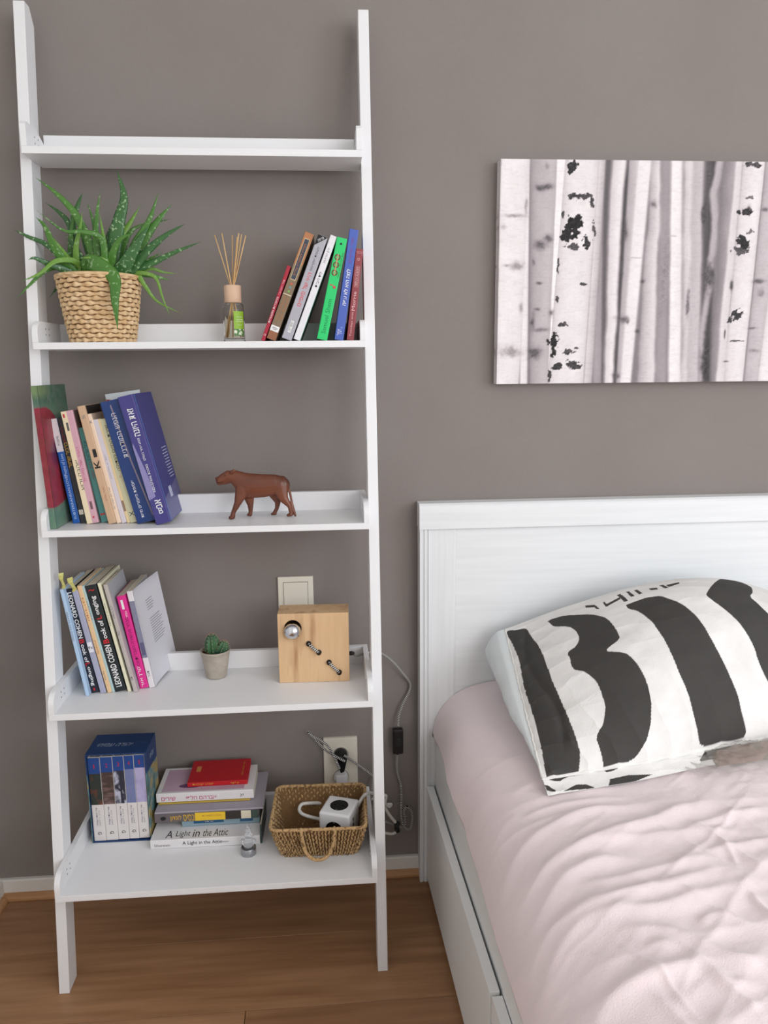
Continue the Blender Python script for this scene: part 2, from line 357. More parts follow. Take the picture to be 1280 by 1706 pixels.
text(t.children[0], heb('פרוזה'), (.0085, -.00035, .1985), (.67, 0, .74), (-.74, 0, .67), .0125, .0042, WINK)
link_quad('label_patch', [(.0068, -.0002, .014), (.0125, -.0002, .014), (.0125, -.0002, .037), (.0068, -.0002, .037)], WINK, t.children[0])
text(t.children[0], heb('ספריה'), (.0097, -.00035, .0255), (0, 0, 1), (-1, 0, 0), .018, .004, INK)
t = book('white paperback with a teal and dark green cover, right of the grey book', .5082, -.170, .3777, .0129, .2074, D2, (232, 231, 236), Z2,
     texts=[(heb('ליד הבית'), .121, .030, .0054, INK, UPR, .0066), (heb('ירון אביטוב'), .168, .030, .0050, GREYI, UPR, .0066)], coverright=(24, 88, 56), group=G2)
cp = t.children[0].children[0]; me = cp.data   # printed cover: pale teal at the spine to dark green
gm = MATS.setdefault('teal_gradient_print', bpy.data.materials.new('teal_gradient_print')); gm.use_nodes = True; nt = gm.node_tree
tc = nt.nodes.new('ShaderNodeTexCoord'); sp = nt.nodes.new('ShaderNodeSeparateXYZ'); rp = nt.nodes.new('ShaderNodeValToRGB'); mu = nt.nodes.new('ShaderNodeMath'); mu.operation = 'MULTIPLY'; mu.inputs[1].default_value = 1 / .12
nt.links.new(tc.outputs['Object'], sp.inputs[0]); nt.links.new(sp.outputs[1], mu.inputs[0]); nt.links.new(mu.outputs[0], rp.inputs[0]); nt.links.new(rp.outputs[0], nt.nodes['Principled BSDF'].inputs['Base Color'])
rp.color_ramp.elements[0].position = .04; rp.color_ramp.elements[0].color = lin((200, 232, 232)); rp.color_ramp.elements[1].position = .6; rp.color_ramp.elements[1].color = lin((14, 44, 26)); e_ = rp.color_ramp.elements.new(.22); e_.color = lin((40, 128, 92))
me.materials.clear(); me.materials.append(gm)
t = book('bright green paperback with a ringed title emblem, left of the tall blue book', .5535, -.1725, .2250, .0200, .1936, D2, (32, 206, 112), Z2,
     texts=[('Samuel Shem', .045, .066, .0085, mat('dark_green_ink', (16, 140, 78), .7), UPR, .0098), ('THE HOUSE OF GOD', .144, .048, .0036, mat('olive_ink', (50, 120, 60), .7), DNR, .0170)], group=G2)
for k in range(3):
    c0 = .157 - .0145 * k; ring = MB(); n = 20
    vv = [(.0085 + r * math.cos(2 * math.pi * j / n), -.0003, c0 + r * 1.05 * math.sin(2 * math.pi * j / n)) for r in (.0058, .0034) for j in range(n)]
    ring.add(vv, [(j, (j + 1) % n, n + (j + 1) % n, n + j) for j in range(n)]).build('title_ring', cmat((96, 60, 44)), t.children[0])
link_quad('title_bar', [(.0075, -.00035, .123), (.0100, -.00035, .123), (.0100, -.00035, .163), (.0075, -.00035, .163)], cmat((196, 150, 110)), t.children[0])
blob(t.children[0], (.0135, .1015), .0030, .0028, cmat((206, 66, 84)), 'emblem', -.0004); blob(t.children[0], (.0075, .1045), .0040, .0010, cmat((206, 66, 84)), 'emblem', -.0004)
blob(t.children[0], (.0100, .1825), .0022, .0020, INK, 'emblem', -.0004)
t = book('tall blue paperback with white Hebrew title, second from the right rail', .5875, -.1735, .1620, .0174, .2076, D2, (72, 98, 184), Z2,
     texts=[(heb('למה היא לא עפה'), .100, .068, .0078, WINK, UPR, .0088, .012), (heb('שלי אלקיים'), .169, .046, .0056, mat('magenta_ink', (150, 66, 130), .7), UPR, .0088), (heb('זמר'), .014, .012, .004, WINK, UPR, .006), (heb('ביתן'), .0185, .014, .004, mat('sky_ink', (170, 190, 235), .7), UPR, .0112)], group=G2)
t = book('maroon hardback lettered in pink, nearest the right rail of the second shelf', .6112, -.1742, .1240, .0142, .1714, .112, (142, 58, 66), Z2,
     texts=[('Morrie', .074, .036, .0064, mat('rose_ink', (232, 190, 190), .7), UPR, .0066), ('Tuesdays with', .030, .046, .0042, MATS['rose_ink'], UPR, .0066), ('MITCH ALBOM', .120, .034, .0042, MATS['rose_ink'], UPR, .0076), ('O', .152, .005, .005, MATS['rose_ink'], FLAT)], group=G2)
fr_ = MB()
for q in ((.0040, .0112, .1005, .1009), (.0040, .0112, .1390, .1394), (.0040, .0044, .1005, .1394), (.0108, .0112, .1005, .1394), (.0020, .0125, .1632, .1636), (.0020, .0125, .1655, .1659)): fr_.box(q[0], q[1], -.0003, -.0002, q[2], q[3])
fr_.build('author_frame', MATS['rose_ink'], t.children[0])

# --- middle shelf
t = thing('picture_book', 'large thin art book with red flower cover at the left end of the middle shelf', 'book', (.0330, -.2144, Z3), (0, -.0470, 0), G3)
def art_col(s, z):   # s along depth, z height 0..1
    n = fbm(s * 7 + 1, z * 13, 401, 4)
    n2 = fbm(s * 16 + 3, z * 26, 402, 4)
    g = np.stack([.10 + .12 * n, .20 + .14 * n2, .17 + .05 * n], -1)
    yel = np.clip(1 - ((s - .72) / .22) ** 2 - ((z - .20) / .2) ** 2, 0, 1)[..., None] * (n2[..., None] > .45)
    g = g * (1 - .8 * yel) + np.array([.34, .36, .08]) * .8 * yel
    dk = np.clip((z - .80) / .1, 0, 1)[..., None] * n2[..., None]; g = g * (1 - .8 * dk)
    lt = (np.clip((z - .9) / .05, 0, 1) * np.clip(1 - s / .5, 0, 1))[..., None]; g = g * (1 - .7 * lt) + np.array([.28, .38, .16]) * .7 * lt
    d = ((s - .10) / (.62 + .15 * np.sin(z * 6))) ** 2 + ((z - .50) / .355) ** 4
    m = (np.clip((1 - d) * 12, 0, 1))[..., None]
    red = np.stack([.20 + .22 * n, .018 + .05 * n2, .035 + .05 * n], -1)
    blot = np.clip(1 - ((s - .30) / .16) ** 2 - ((z - .52) / .12) ** 2, 0, 1)[..., None]; red = red * (1 - .75 * blot) + np.array([.07, .02, .08]) * .75 * blot
    return g * (1 - m) + red * m
ARTM = attr_mat('flower_print', .35)
cv = cover_mesh(.0118, .2726, .155, .0022, .0018).build('cover', cmat((60, 92, 84)), t)
MB().box(.0024, .0094, .005, .151, .003, .2696).build('pages', PAGES, t)
S_, Z_ = np.meshgrid(np.linspace(0, 1, 70), np.linspace(0, 1, 140), indexing='ij')
P = np.stack([np.full_like(S_, .0121), .0003 + S_ * .1542, Z_ * .2722 + .0002], -1); link('cover_print', grid_mesh(P, 'cover_print', art_col(S_, Z_)), ARTM, cv)
S_, Z_ = np.meshgrid(np.linspace(0, 1, 10), np.linspace(0, 1, 140), indexing='ij')
P = np.stack([.0006 + S_ * .0111, np.full_like(S_, -.0002), Z_ * .2722 + .0002], -1); link('spine_print', grid_mesh(P, 'spine_print', art_col(.12 * S_, Z_) * .9), ARTM, cv)
BL = (26, 92, 178)
book('blue paperback with a white top, next to the large art book', .0590, -.1639, -.1295, .0142, .2091, .125, BL, Z3, bands=[(.144, .2090, (232, 228, 232))],
     texts=[('SUBTERRANEAN LOVE', .052, .088, .0048, mat('pale_blue_ink', (190, 214, 240), .7), UPR), ('Poems of Love', .118, .044, .0062, MATS['pale_blue_ink'], UPR), ('POEMS', .166, .018, .0042, INK, UPR)], coverright=(206, 208, 216), group=G3)
book('black paperback with gold and red lettering, right of the blue one with a white top', .0745, -.1662, -.1330, .0112, .2100, .125, (44, 47, 50), Z3, bands=[(.018, .0275, (232, 226, 208), .002, .010)],
     texts=[(heb('ברבור שחור'), .138, .050, .0060, GOLD, UPR, .0060), (heb('הרומן'), .178, .030, .0052, mat('dark_red_ink', (140, 30, 40), .7), UPR, .0056), ('O', .0228, .005, .006, INK, FLAT)], group=G3)
t = book('two-tone book with cream and pink halves on its spine, tallest near the black one', .0893, -.1739, -.1440, .0229, .2242, .135, (214, 168, 182), Z3, bands=[(.0004, .2238, (238, 222, 188), .0003, .0108), (.028, .044, (112, 84, 92), .0140, .0185), (.186, .202, (96, 92, 90), .0050, .0092), (.212, .219, (200, 48, 60), .0028, .0062)],
     texts=[(heb('העיר של מיכאל'), .118, .070, .0055, PINKI, UPR, .0152), (heb('אהבה ורוע'), .098, .060, .0050, INK, UPR, .0082)], coverright=(128, 112, 110), group=G3)
blob(t.children[0], (.0158, .012), .0018, .0020, RINK, y=-.0005)
t = book('short teal paperback with a red emblem at its foot', .1135, -.1625, -.1660, .0150, .1916, .122, (86, 152, 148), Z3,
     texts=[(heb('צל ורוח'), .146, .038, .0056, mat('dark_teal_ink', (40, 80, 90), .7), UPR, .0070), (heb('גיא אוני'), .106, .034, .0060, mat('plum_ink', (140, 62, 84), .7), UPR, .0082)], group=G3)
for k in range(2): blob(t.children[0], (.0050 + .0046 * k, .0165), .0020, .0022, RINK, y=-.0004)
book('tall tan paperback with a black ink drawing on its spine', .1325, -.1800, -.1790, .0146, .2354, .140, (206, 172, 140), Z3,
     bands=[(.134, .150, (24, 24, 26), .0066, .0135)], texts=[('S', .214, .008, .006, GREYI, UPR), (heb('יונה וולך'), .060, .030, .0042, mat('rust_ink', (170, 84, 70), .7), UPR, .0085), ('K', .120, .016, .011, INK, UPR, .0085, .02)], coverright=(34, 30, 28), group=G3)
book('slim pale peach paperback just right of the tan one', .1472, -.1750, -.1896, .0090, .2203, .128, (240, 214, 190), Z3, texts=[(heb('שירים קצרים'), .052, .044, .0034, GREYI, UPR), ('R', .205, .006, .004, GREYI, UPR)], group=G3)
book('slim lilac-white paperback between peach and straw spines', .1566, -.1740, -.1956, .0100, .2092, .126, (214, 206, 214), Z3, texts=[(heb('אלף ולילה'), .115, .048, .0036, GREYI, UPR)], group=G3)
book('very thin straw-coloured booklet with a brown block low on its spine', .1668, -.1730, -.1990, .0066, .2107, .126, (236, 212, 166), Z3, bands=[(.024, .046, (150, 124, 104), .0006, .0052)], group=G3)
book('pale green-cream paperback with an X at its foot, left of the navy book', .1736, -.1740, -.2120, .0146, .2108, .130, (212, 210, 176), Z3,
     texts=[(heb('שירת החיים הגדולה'), .152, .092, .0062, mat('moss_ink', (70, 76, 62), .7), UPR, .0078), ('X', .018, .011, .0085, INK, FLAT, .0078), ('o', .094, .004, .004, BRI, FLAT)], group=G3)
t = book('thick navy book with silvery Hebrew title, left of the violet one', .1899, -.1860, -.2235, .0400, .2446, .150, (26, 58, 118), Z3,
     texts=[(heb('הנפש המודרנית'), .176, .088, .0088, mat('silver_ink', (214, 214, 222), .6), UPR, .0185), (heb('אסופת מאמרים מאת'), .048, .076, .0052, WINK, UPR, .0150)], hard=True, group=G3)
pts = [(.0165, .236), (.0195, .236), (.0265, .12), (.0365, .010), (.0335, .010), (.0235, .12)]
link_quad('spine_streak', [(a, -.0002, b) for a, b in pts], cmat((134, 122, 140)), t.children[0])
t = book('thick violet-blue book with its blue cover in view, rightmost of its row', .2300, -.2010, -.2250, .0292, .2551, .158, (66, 62, 130), Z3,
     texts=[(heb('זאת היונה'), .203, .054, .0110, WINK, UPR, .0165, .01), (heb('מסע אחר בעולם'), .150, .044, .0050, WINK, UPR, .0150), ('INDUSTRIAL BOOKS', .092, .056, .0044, WINK, UPR, .0158), (heb('אב'), .040, .017, .012, WINK, UPR, .0160, .01), ('B', .026, .008, .012, WINK, FLAT, .0165)], hard=True, group=G3, coverright=(62, 62, 128))
cvv = t.children[0]
link_quad('spine_cloud', [(.0008, -.00012, .16), (.0030, -.00012, .165), (.0120, -.00012, .10), (.0150, -.00012, .055), (.0008, -.00012, .050)], cmat((140, 136, 186)), cvv)
link_quad('cover_hinge', [(.0294, .006, .001), (.0294, .012, .001), (.0294, .012, .254), (.0294, .006, .254)], cmat((92, 122, 196)), cvv)
link_quad('cover_panel', [(.0294, .012, .001), (.0294, .157, .001), (.0294, .157, .070), (.0294, .012, .046)], cmat((104, 102, 150)), cvv)
blk = MB()
for k in range(11): blk.add([(.0295, .105 - .004 * (k % 3), .076 + .0062 * k), (.0295, .145, .076 + .0062 * k), (.0295, .145, .0775 + .0062 * k), (.0295, .105 - .004 * (k % 3), .0775 + .0062 * k)], [(0, 1, 2, 3)])
blk.add([(.0295, .060, .040), (.0295, .084, .040), (.0295, .084, .062), (.0295, .060, .062)], [(0, 1, 2, 3)]); blk.build('cover_lettering', cmat((196, 200, 226)), cvv)
# two picture books lying against the back, facing the room behind the row
t = thing('picture_book', 'dark reddish-brown book standing face out behind the middle-shelf row', 'book', (.100, -.0850, Z3), (0, -.12, 0), G3)
MB().box(0, .115, 0, .0015, 0, .226).box(0, .115, .0085, .010, 0, .226).box(0, .0015, 0.0015, .0085, 0, .226).build('cover', mat('brown_cover', (92, 58, 52), .5, var=(14, (44, 46, 34), .4, .6)), t); MB().box(.0016, .114, .0016, .0084, .001, .225).build('pages', PAGES, t)
t = thing('picture_book', 'white-topped yellow and red book standing face out behind the navy book', 'book', (.1560, -.1010, Z3), (0, -.13, 0), G3)
c_ = MB().box(0, .068, 0, .0015, 0, .254).box(0, .068, .0075, .009, 0, .254).box(0, .0015, .0015, .0075, 0, .254).build('cover', cmat((206, 214, 220)), t); MB().box(.0016, .067, .0016, .0074, .001, .247).build('pages', PAGES, t)
link_quad('cover_print', [(.0005, -.0002, .10), (.0675, -.0002, .10), (.0675, -.0002, .240), (.034, -.0002, .236), (.0005, -.0002, .244)], mat('yellow_red_print', (222, 172, 50), .5, var=(40, (150, 50, 60), .48, .56)), c_)

# --- fourth shelf
book('thin pale blue paperback leaning first against the fourth-shelf left rail', .0668, -.2030, -.1412, .0070, .2278, .135, (178, 206, 236), Z4, texts=[('ESSAYS ON SONG', .150, .060, .0034, GREYI, DNR)], group=G4)
COH = (26, 32, 48)
t = book('narrower black songbook of the two alike, white letters reading downwards', .0737, -.1884, -.1569, .0158, .2246, .150, COH, Z4, group=G4,
     texts=[('LEONARD COHEN', .168, .098, .0086, WINK, DNR, .0080, .02), ('B', .112, .0088, .0090, RINK, DNR, .0080, .02), ('ook of', .086, .040, .0078, WINK, DNR, .0080, .015), ('L', .062, .0070, .0090, RINK, DNR, .0080, .02), ('onging', .036, .042, .0086, WINK, DNR, .0078, .015), ('I', .0075, .003, .006, RINK, FLAT)])
book('lavender-grey paperback with a small white label at mid-height', .0930, -.1920, -.1750, .0112, .2227, .142, (170, 172, 196), Z4, bands=[(.090, .112, (232, 232, 240), .0008, .0104)], texts=[('fs', .1005, .009, .006, INK, FLAT)], group=G4)
book('thin light orange paperback beside the lavender-grey one', .1066, -.1904, -.1843, .0090, .2324, .140, (232, 196, 152), Z4, texts=[(heb('שירים'), .182, .050, .0036, BRI, DNR), ('POEMS', .100, .030, .0032, BRI, DNR), ('series', .038, .020, .003, GREYI, DNR)], group=G4)
book('very thin pale teal booklet left of the wider black songbook', .1156, -.1885, -.1886, .0056, .2321, .138, (178, 204, 208), Z4, texts=[('collected', .18, .04, .003, GREYI, DNR)], group=G4)
t = book('wider black songbook of the two alike, white letters reading upwards', .1213, -.1880, -.1879, .0228, .2310, .150, (24, 34, 38), Z4, group=G4,
     texts=[('LEONARD COHEN', .056, .092, .0120, WINK, UPR, .0112, .02), ('B', .1105, .0095, .0115, RINK, UPR, .0112, .02), ('ook of', .136, .040, .0095, WINK, UPR, .0112, .015), ('L', .1625, .0075, .0100, RINK, UPR, .0112, .02), ('onging', .188, .040, .0105, WINK, UPR, .0115, .015), ('~', .2205, .012, .004, RINK, FLAT)])
book('thin cream booklet right of the wider black songbook', .1476, -.1900, -.1860, .0068, .2368, .144, (232, 228, 200), Z4, texts=[('quiet songs', .17, .05, .003, GREYI, DNR)], group=G4)
book('dark filler slab for the shaded gap between the cream and beige booklets', .1547, -.1780, -.1870, .0048, .2290, .130, (64, 56, 52), Z4, group=G4)  # no booklet here: dark slab added as the shade in an open gap
book('slim beige-grey book with its grey cover in view, left of the magenta one', .1598, -.1930, -.1890, .0080, .2340, .122, (190, 182, 178), Z4, texts=[(heb('שירה'), .175, .025, .0034, GREYI, DNR), (heb('ספר'), .13, .01, .004, GREYI, DNR), ('c', .03, .008, .004, INK, DNR)], group=G4, coverright=(176, 178, 184))
t = book('bright magenta paperback, shorter than its neighbours', .1690, -.1764, -.1665, .0172, .2030, .125, (226, 46, 146), Z4, group=G4,
     texts=[(heb('מבחר מהשירה העברית'), .110, .092, .0055, mat('maroon_ink', (96, 16, 62), .7), UPR, .0088), (heb('מכל'), .056, .018, .0060, MATS['maroon_ink'], UPR, .0088), (heb('קרן אור'), .026, .046, .0068, WINK, UPR, .0088, .01), (heb('נמל'), .162, .014, .0045, WINK, UPR, .0105)])
link_quad('white_label', [(.0058, -.0003, .174), (.0106, -.0003, .174), (.0106, -.0003, .194), (.0058, -.0003, .194)], WINK, t.children[0])
t = book('white paperback with its lettered back cover curling away, rightmost of the fourth-shelf row', .1868, -.1735, -.1500, .0120, .2113, .130, (228, 224, 228), Z4, group=G4,
     bands=[(.066, .190, (132, 134, 158)), (.072, .10, (96, 92, 128), .002, .010)], texts=[(heb('דבר'), .030, .014, .004, GREYI, UPR)])
S_, Z_ = np.meshgrid(np.linspace(0, 1, 16), np.linspace(0, 1, 8), indexing='ij')
P = np.stack([.0126 + .026 * S_ ** 1.7, .001 + .118 * S_, .0002 + Z_ * .2108 + .005 * S_ ** 2], -1); Pb = P[:, ::-1].copy(); Pb[..., 0] -= .0004
flp = link('curled_cover', grid_mesh(np.concatenate([P, Pb, P[:, :1]], 1), 'curled_cover'), cmat((218, 216, 224)), t)
ln = MB()
for z0, n, w in ((.150, 5, .030), (.078, 11, .050)):
    for k in range(n):
        zz = z0 + k * .0052; s0, s1 = (.42, .42 + w / .118 * (.8 + .2 * ((k * 7) % 3) / 2))
        q = [(.0126 + .026 * s ** 1.7 + .0004, .001 + .118 * s, zz + .005 * s ** 2) for s in np.linspace(s0, s1, 7)]
        ln.add(q + [(a, b, c + .0012) for a, b, c in q], [(i, i + 1, i + 8, i + 7) for i in range(6)])
ln.build('cover_lettering', GREYI, flp)
# slips of yellow paper standing out of the first books
YEL = mat('yellow_paper', (214, 212, 140), .8, var=(60, (192, 184, 96), .4, .6))
for k, (px, py, w, h, ln_, lab) in enumerate(((104.5, 962, .007, .034, -.05, 'tall yellow paper slip sticking up from the pale blue book'), (121.5, 966, .0085, .030, -.22, 'pale yellow-green paper slip sticking up beside the narrower black songbook'))):
    p = at(px, py + 12, Y=-.193)
    s = MB(); n = 6
    s.add([(-w / 2 + .002 * math.sin(i), .002 * math.sin(i * .8), -.010 + h * i / n) for i in range(n + 1)] + [(w / 2 + .001 * math.sin(i * 1.3), .0015 * math.cos(i), -.010 + h * i / n) for i in range(n + 1)], [(i, i + n + 1, i + n + 2, i + 1) for i in range(n)])
    o = s.build('paper_slip', YEL); o.location = p; o.rotation_euler = (0, ln_, .1); tag(o, lab, 'paper slip', 'yellow slips in the fourth-shelf books')
    md = o.modifiers.new('thick', 'SOLIDIFY'); md.thickness = .0004

# --- bottom shelf: boxed set
NAVY = mat('slipcase_navy', (28, 62, 112), .45); 
t = thing('slipcase', 'navy open-fronted slipcase holding five volumes, left on the bottom shelf', 'box', (.0440, -.1737, Z5), (0, 0, -.012))
bw, bh, bd = .1258, .2060, .0890
PAT = mat('landscape_print', (74, 104, 92), .5, var=(26, (168, 150, 96), .45, .62), rgb3=(96, 140, 150))
MB().box(0, bw, 0, bd, 0, .0022).box(0, .0022, 0, bd, .0022, bh - .0022).box(bw - .0022, bw, 0, bd, .0022, bh - .0022).box(0, bw, 0, bd, bh - .0022, bh).box(.0022, bw - .0022, bd - .002, bd, .0022, bh - .0022).build('case', NAVY, t)
link_quad('side_print', [(bw + .0002, .0005, .001), (bw + .0002, bd, .001), (bw + .0002, bd, .150), (bw + .0002, .0005, .160)], PAT, t)
link_quad('edge_print', [(0, -.0002, .001), (.0022, -.0002, .001), (.0022, -.0002, .158), (0, -.0002, .158)], PAT, t)
link_quad('edge_print', [(bw - .0022, -.0002, .001), (bw, -.0002, .001), (bw, -.0002, .158), (bw - .0022, -.0002, .158)], PAT, t)
text(t, heb('יהודה עמיחי'), (.052, .040, bh), (1, 0, 0), (0, 1, 0), .076, .014, mat('silver_blue_ink', (170, 186, 204), .6), shear=.4, bold=.0)
text(t, heb('שירים'), (.107, .046, bh), (1, 0, 0), (0, 1, 0), .026, .010, mat('dim_blue_ink', (60, 92, 132), .6))
text(t, heb('עמיחי'), (bw, .048, .178), (0, 1, 0), (0, 0, 1), .034, .012, MATS['silver_blue_ink'])
VW = [.0252, .0255, .0232, .0205, .0222]; xx = .0032
PICT = [mat('autumn_print', (44, 52, 46), .5, var=(30, (120, 62, 44), .52, .64)), mat('field_print', (72, 56, 50), .5, var=(34, (122, 96, 92), .45, .62), stretch=(1, 1, 3)), mat('tree_print', (50, 50, 66), .5, var=(32, (186, 188, 206), .47, .56)), mat('sky_print', (104, 122, 168), .5, var=(20, (128, 130, 172), .4, .6)), mat('lilac_print', (184, 176, 214), .5, var=(26, (150, 140, 190), .5, .7))]
ords = ('first', 'second', 'third', 'fourth', 'last')
for k in range(5):
    w = VW[k]
    lo = Matrix.Rotation(-.012, 4, 'Z') @ Vector((xx, .0035, 0))
    zb = .0026 + (.0006 * k)
    b = thing('book', '%s boxed volume, red %d on blue above a %s picture' % (ords[k], k + 1, ('dark autumn', 'brown field', 'grey tree', 'blue sky with branch', 'lilac sky')[k]), 'book', (.0440 + lo.x, -.1737 + lo.y, Z5 + zb), (0, 0, -.012), 'volumes in the navy slipcase')
    H5 = .1945; cv = cover_mesh(w, H5, .080, .002, .0014).build('cover', cmat((226, 220, 218)), b)
    MB().box(.0022, w - .0022, .005, .078, .003, H5 - .003).build('pages', PAGES, b)
    link_quad('spine_band', [(.0006, -.0001, .157 + .002 * k), (w - .0006, -.0001, .157 + .002 * k), (w - .0006, -.0001, H5 - .0004), (.0006, -.0001, H5 - .0004)], mat('volume_blue', (30, 70, 140), .45), cv)
    link_quad('spine_picture', [(.0006, -.0001, .085), (w - .0006, -.0001, .085), (w - .0006, -.0001, .157 + .002 * k), (.0006, -.0001, .157 + .002 * k)], PICT[k], cv)
    if k == 2:
        for q in ([(.012, .085), (.019, .085), (.0150, .120), (.0175, .160), (.0130, .160), (.0120, .122)], [(.002, .128), (.002, .122), (.013, .112), (.013, .117)]): link_quad('tree_trunk_print', [(a, -.0003, c) for a, c in q], cmat((44, 44, 60)), cv)
    text(cv, str(k + 1), (w / 2, -.0003, .174 + .001 * k), (1, 0, 0), (0, 0, 1), .0042 if k else .002, .0095, RINK)
    text(cv, heb('שירי יהודה עמיחי'), (w * .40, -.0003, .058), (0, 0, 1), (-1, 0, 0), .042, .0030, mat('indigo_ink', (60, 56, 110), .7))
    text(cv, heb('כרך ראשון'), (w * .62, -.0003, .054), (0, 0, 1), (-1, 0, 0), .036, .0028, GREYI)
    text(cv, 'G', (w * .52, -.0003, .018), (0, 0, -1), (1, 0, 0), .0062, .0080, INK, bold=.01)
    xx += w + .0004

# --- bottom shelf: the pile lying flat
GP = 'books lying in the pile on the bottom shelf'
def flat(label, x0, x1, yf, D, z0, T, rgb, yaw=0, texts=(), bands=(), hard=False, spine_round=False, pages=None, top=None):
    t = thing('book', label, 'book', (x0, yf, z0), (0, 0, yaw), GP); L = x1 - x0; c = .002 if hard else .0006
    prof = [(D, 0), (.0015, 0), (0, .0015), (0, T - .0015), (.0015, T), (D, T), (D, T - c), (.0035, T - c), (.0035, c), (D, c)]
    cv = MB().prism(prof, 0, L, 'x').build('cover', cmat(rgb), t)
    MB().box(.0005 + (.003 if hard else 0), L - .0005 - (.003 if hard else 0), .0036, D - .001, c, T - c).build('pages', pages or PAGES, t)
    e = .0001
    for b in bands: link_quad('spine_band', [(b[0], -e, b[3]), (b[1], -e, b[3]), (b[1], -e, b[4]), (b[0], -e, b[4])], cmat(b[2]) if isinstance(b[2], tuple) else b[2], cv); e += .00004
    for q in texts: text(cv, q[0], (q[1], -e - .0001, q[2]), (1, 0, 0), (0, 0, 1), q[3], q[4], q[5], bold=q[6] if len(q) > 6 else 0, name='spine_lettering')
    return t, cv
t, cv = flat('white book of poems lying lowest in the pile, black lettering on its spine', .1745, .4050, -.2085, .133, Z5, .0205, (230, 228, 230), -.012, hard=True,
    texts=[('A Light in the Attic', .1085, .0105, .083, .0105, INK, .006), ('Silverstein', .0245, .0085, .033, .0062, mat('brown_grey_ink', (110, 100, 96), .7)), ('Harper', .156, .0105, .018, .006, GREYI)])
for q, cx, w in (('A', .037, .014), ('Light', .066, .030), ('in', .094, .014), ('the', .117, .018), ('Attic', .146, .030)): text(cv, q, (cx, .020 if q != 'Light' else .018, .0205), (1, 0, 0), (.0, 1, 0), w, .026, INK, name='cover_lettering')
gt = thing('book', 'dark green thin book standing on its long edge at the right end of the pile', 'book', (.4058, -.2080, Z5), (0, 0, -.02), GP)
MB().box(0, .0035, 0, .1050, .0002, .0440).build('cover', cmat((50, 70, 64)), gt); MB().box(.0006, .0029, .0006, .1045, .0440, .0446).build('pages', PAGES, gt)
flat('grey-blue book under the yellow-lettered one, blue strips on its spine', .2340, .4015, -.1660, .079, Z5 + .0212, .0150, (136, 160, 172), .004,
    bands=[(.0250, .0900, (30, 84, 124), .0070, .0135), (.1250, .1530, (40, 90, 130), .0060, .0130)], texts=[(heb('אל תוך'), .058, .0102, .02, .003, WINK)])
t, cv = flat('grey book with big yellow Hebrew letters and a yellow block on its spine', .1775, .4000, -.1700, .088, Z5 + .0364, .0210, (104, 96, 100), -.003,
    bands=[(.0860, .1510, (236, 196, 50), .001, .0200), (.1510, .1850, (52, 44, 42), .001, .0200), (.1850, .2060, (232, 222, 196), .001, .0200), (.2060, .2215, (70, 88, 80), .001, .0200)],
    texts=[(heb('לונדון'), .045, .0095, .024, .0150, GOLD, .01), (heb('בסיס'), .073, .0095, .024, .0150, GOLD, .01), (heb('מבוא לספרות'), .122, .0125, .042, .0040, mat('brown_ink', (120, 84, 20), .7))])
blob(cv, (.018, .0100), .0060, .0048, INK, y=-.0005)
flat('wide grey thin book lying under the white Hebrew poetry book', .1785, .4110, -.1710, .150, Z5 + .0576, .0042, (164, 158, 168), -.004)
flat('yellow-edged thin book between the wide grey one and the white one', .1810, .3800, -.1420, .112, Z5 + .0620, .0030, (190, 160, 60), -.004)
t, cv = flat('white Hebrew poetry book with pink title and pinkish cover, under the red book', .1765, .3880, -.1390, .108, Z5 + .0652, .0215, (232, 228, 230), -.004,
    texts=[(heb('אברהם חלפי'), .0970, .0095, .066, .0105, mat('rose_title_ink', (190, 40, 110), .7), .004), (heb('שירים'), .0260, .0090, .030, .0090, MATS['rose_title_ink'], .004), (heb('א'), .1860, .0095, .007, .0075, INK)])
link_quad('cover_print', [(.010, .007, .0217), (.190, .007, .0217), (.190, .100, .0217), (.010, .100, .0217)], mat('pink_cover_print', (206, 176, 194), .5, var=(9, (196, 164, 184), .4, .6)), cv)
link_quad('cover_motif', [(.070 + .026 * math.cos(a), .028 + .009 * math.sin(a), .0219) for a in [k * .524 for k in range(12)]], cmat((112, 74, 112)), cv)
t, cv = flat('small red book on top of the pile with gold lettering', .2410, .3730, -.1180, .096, Z5 + .0870, .0105, (190, 20, 34), .006, hard=True,
    texts=[(heb('שבע קומות'), .034, .0055, .046, .0055, GOLD), (heb('לד'), .104, .0055, .020, .004, GOLD)])
link_quad('cover_stamp', [(.012, .046, .0107), (.022, .046, .0107), (.022, .070, .0107), (.012, .070, .0107)], cmat((206, 138, 70)), cv)
text(cv, heb('ספר המנדל הגדול'), (.118, .052, .0105), (0, 1, 0), (-1, 0, 0), .060, .004, GOLD)

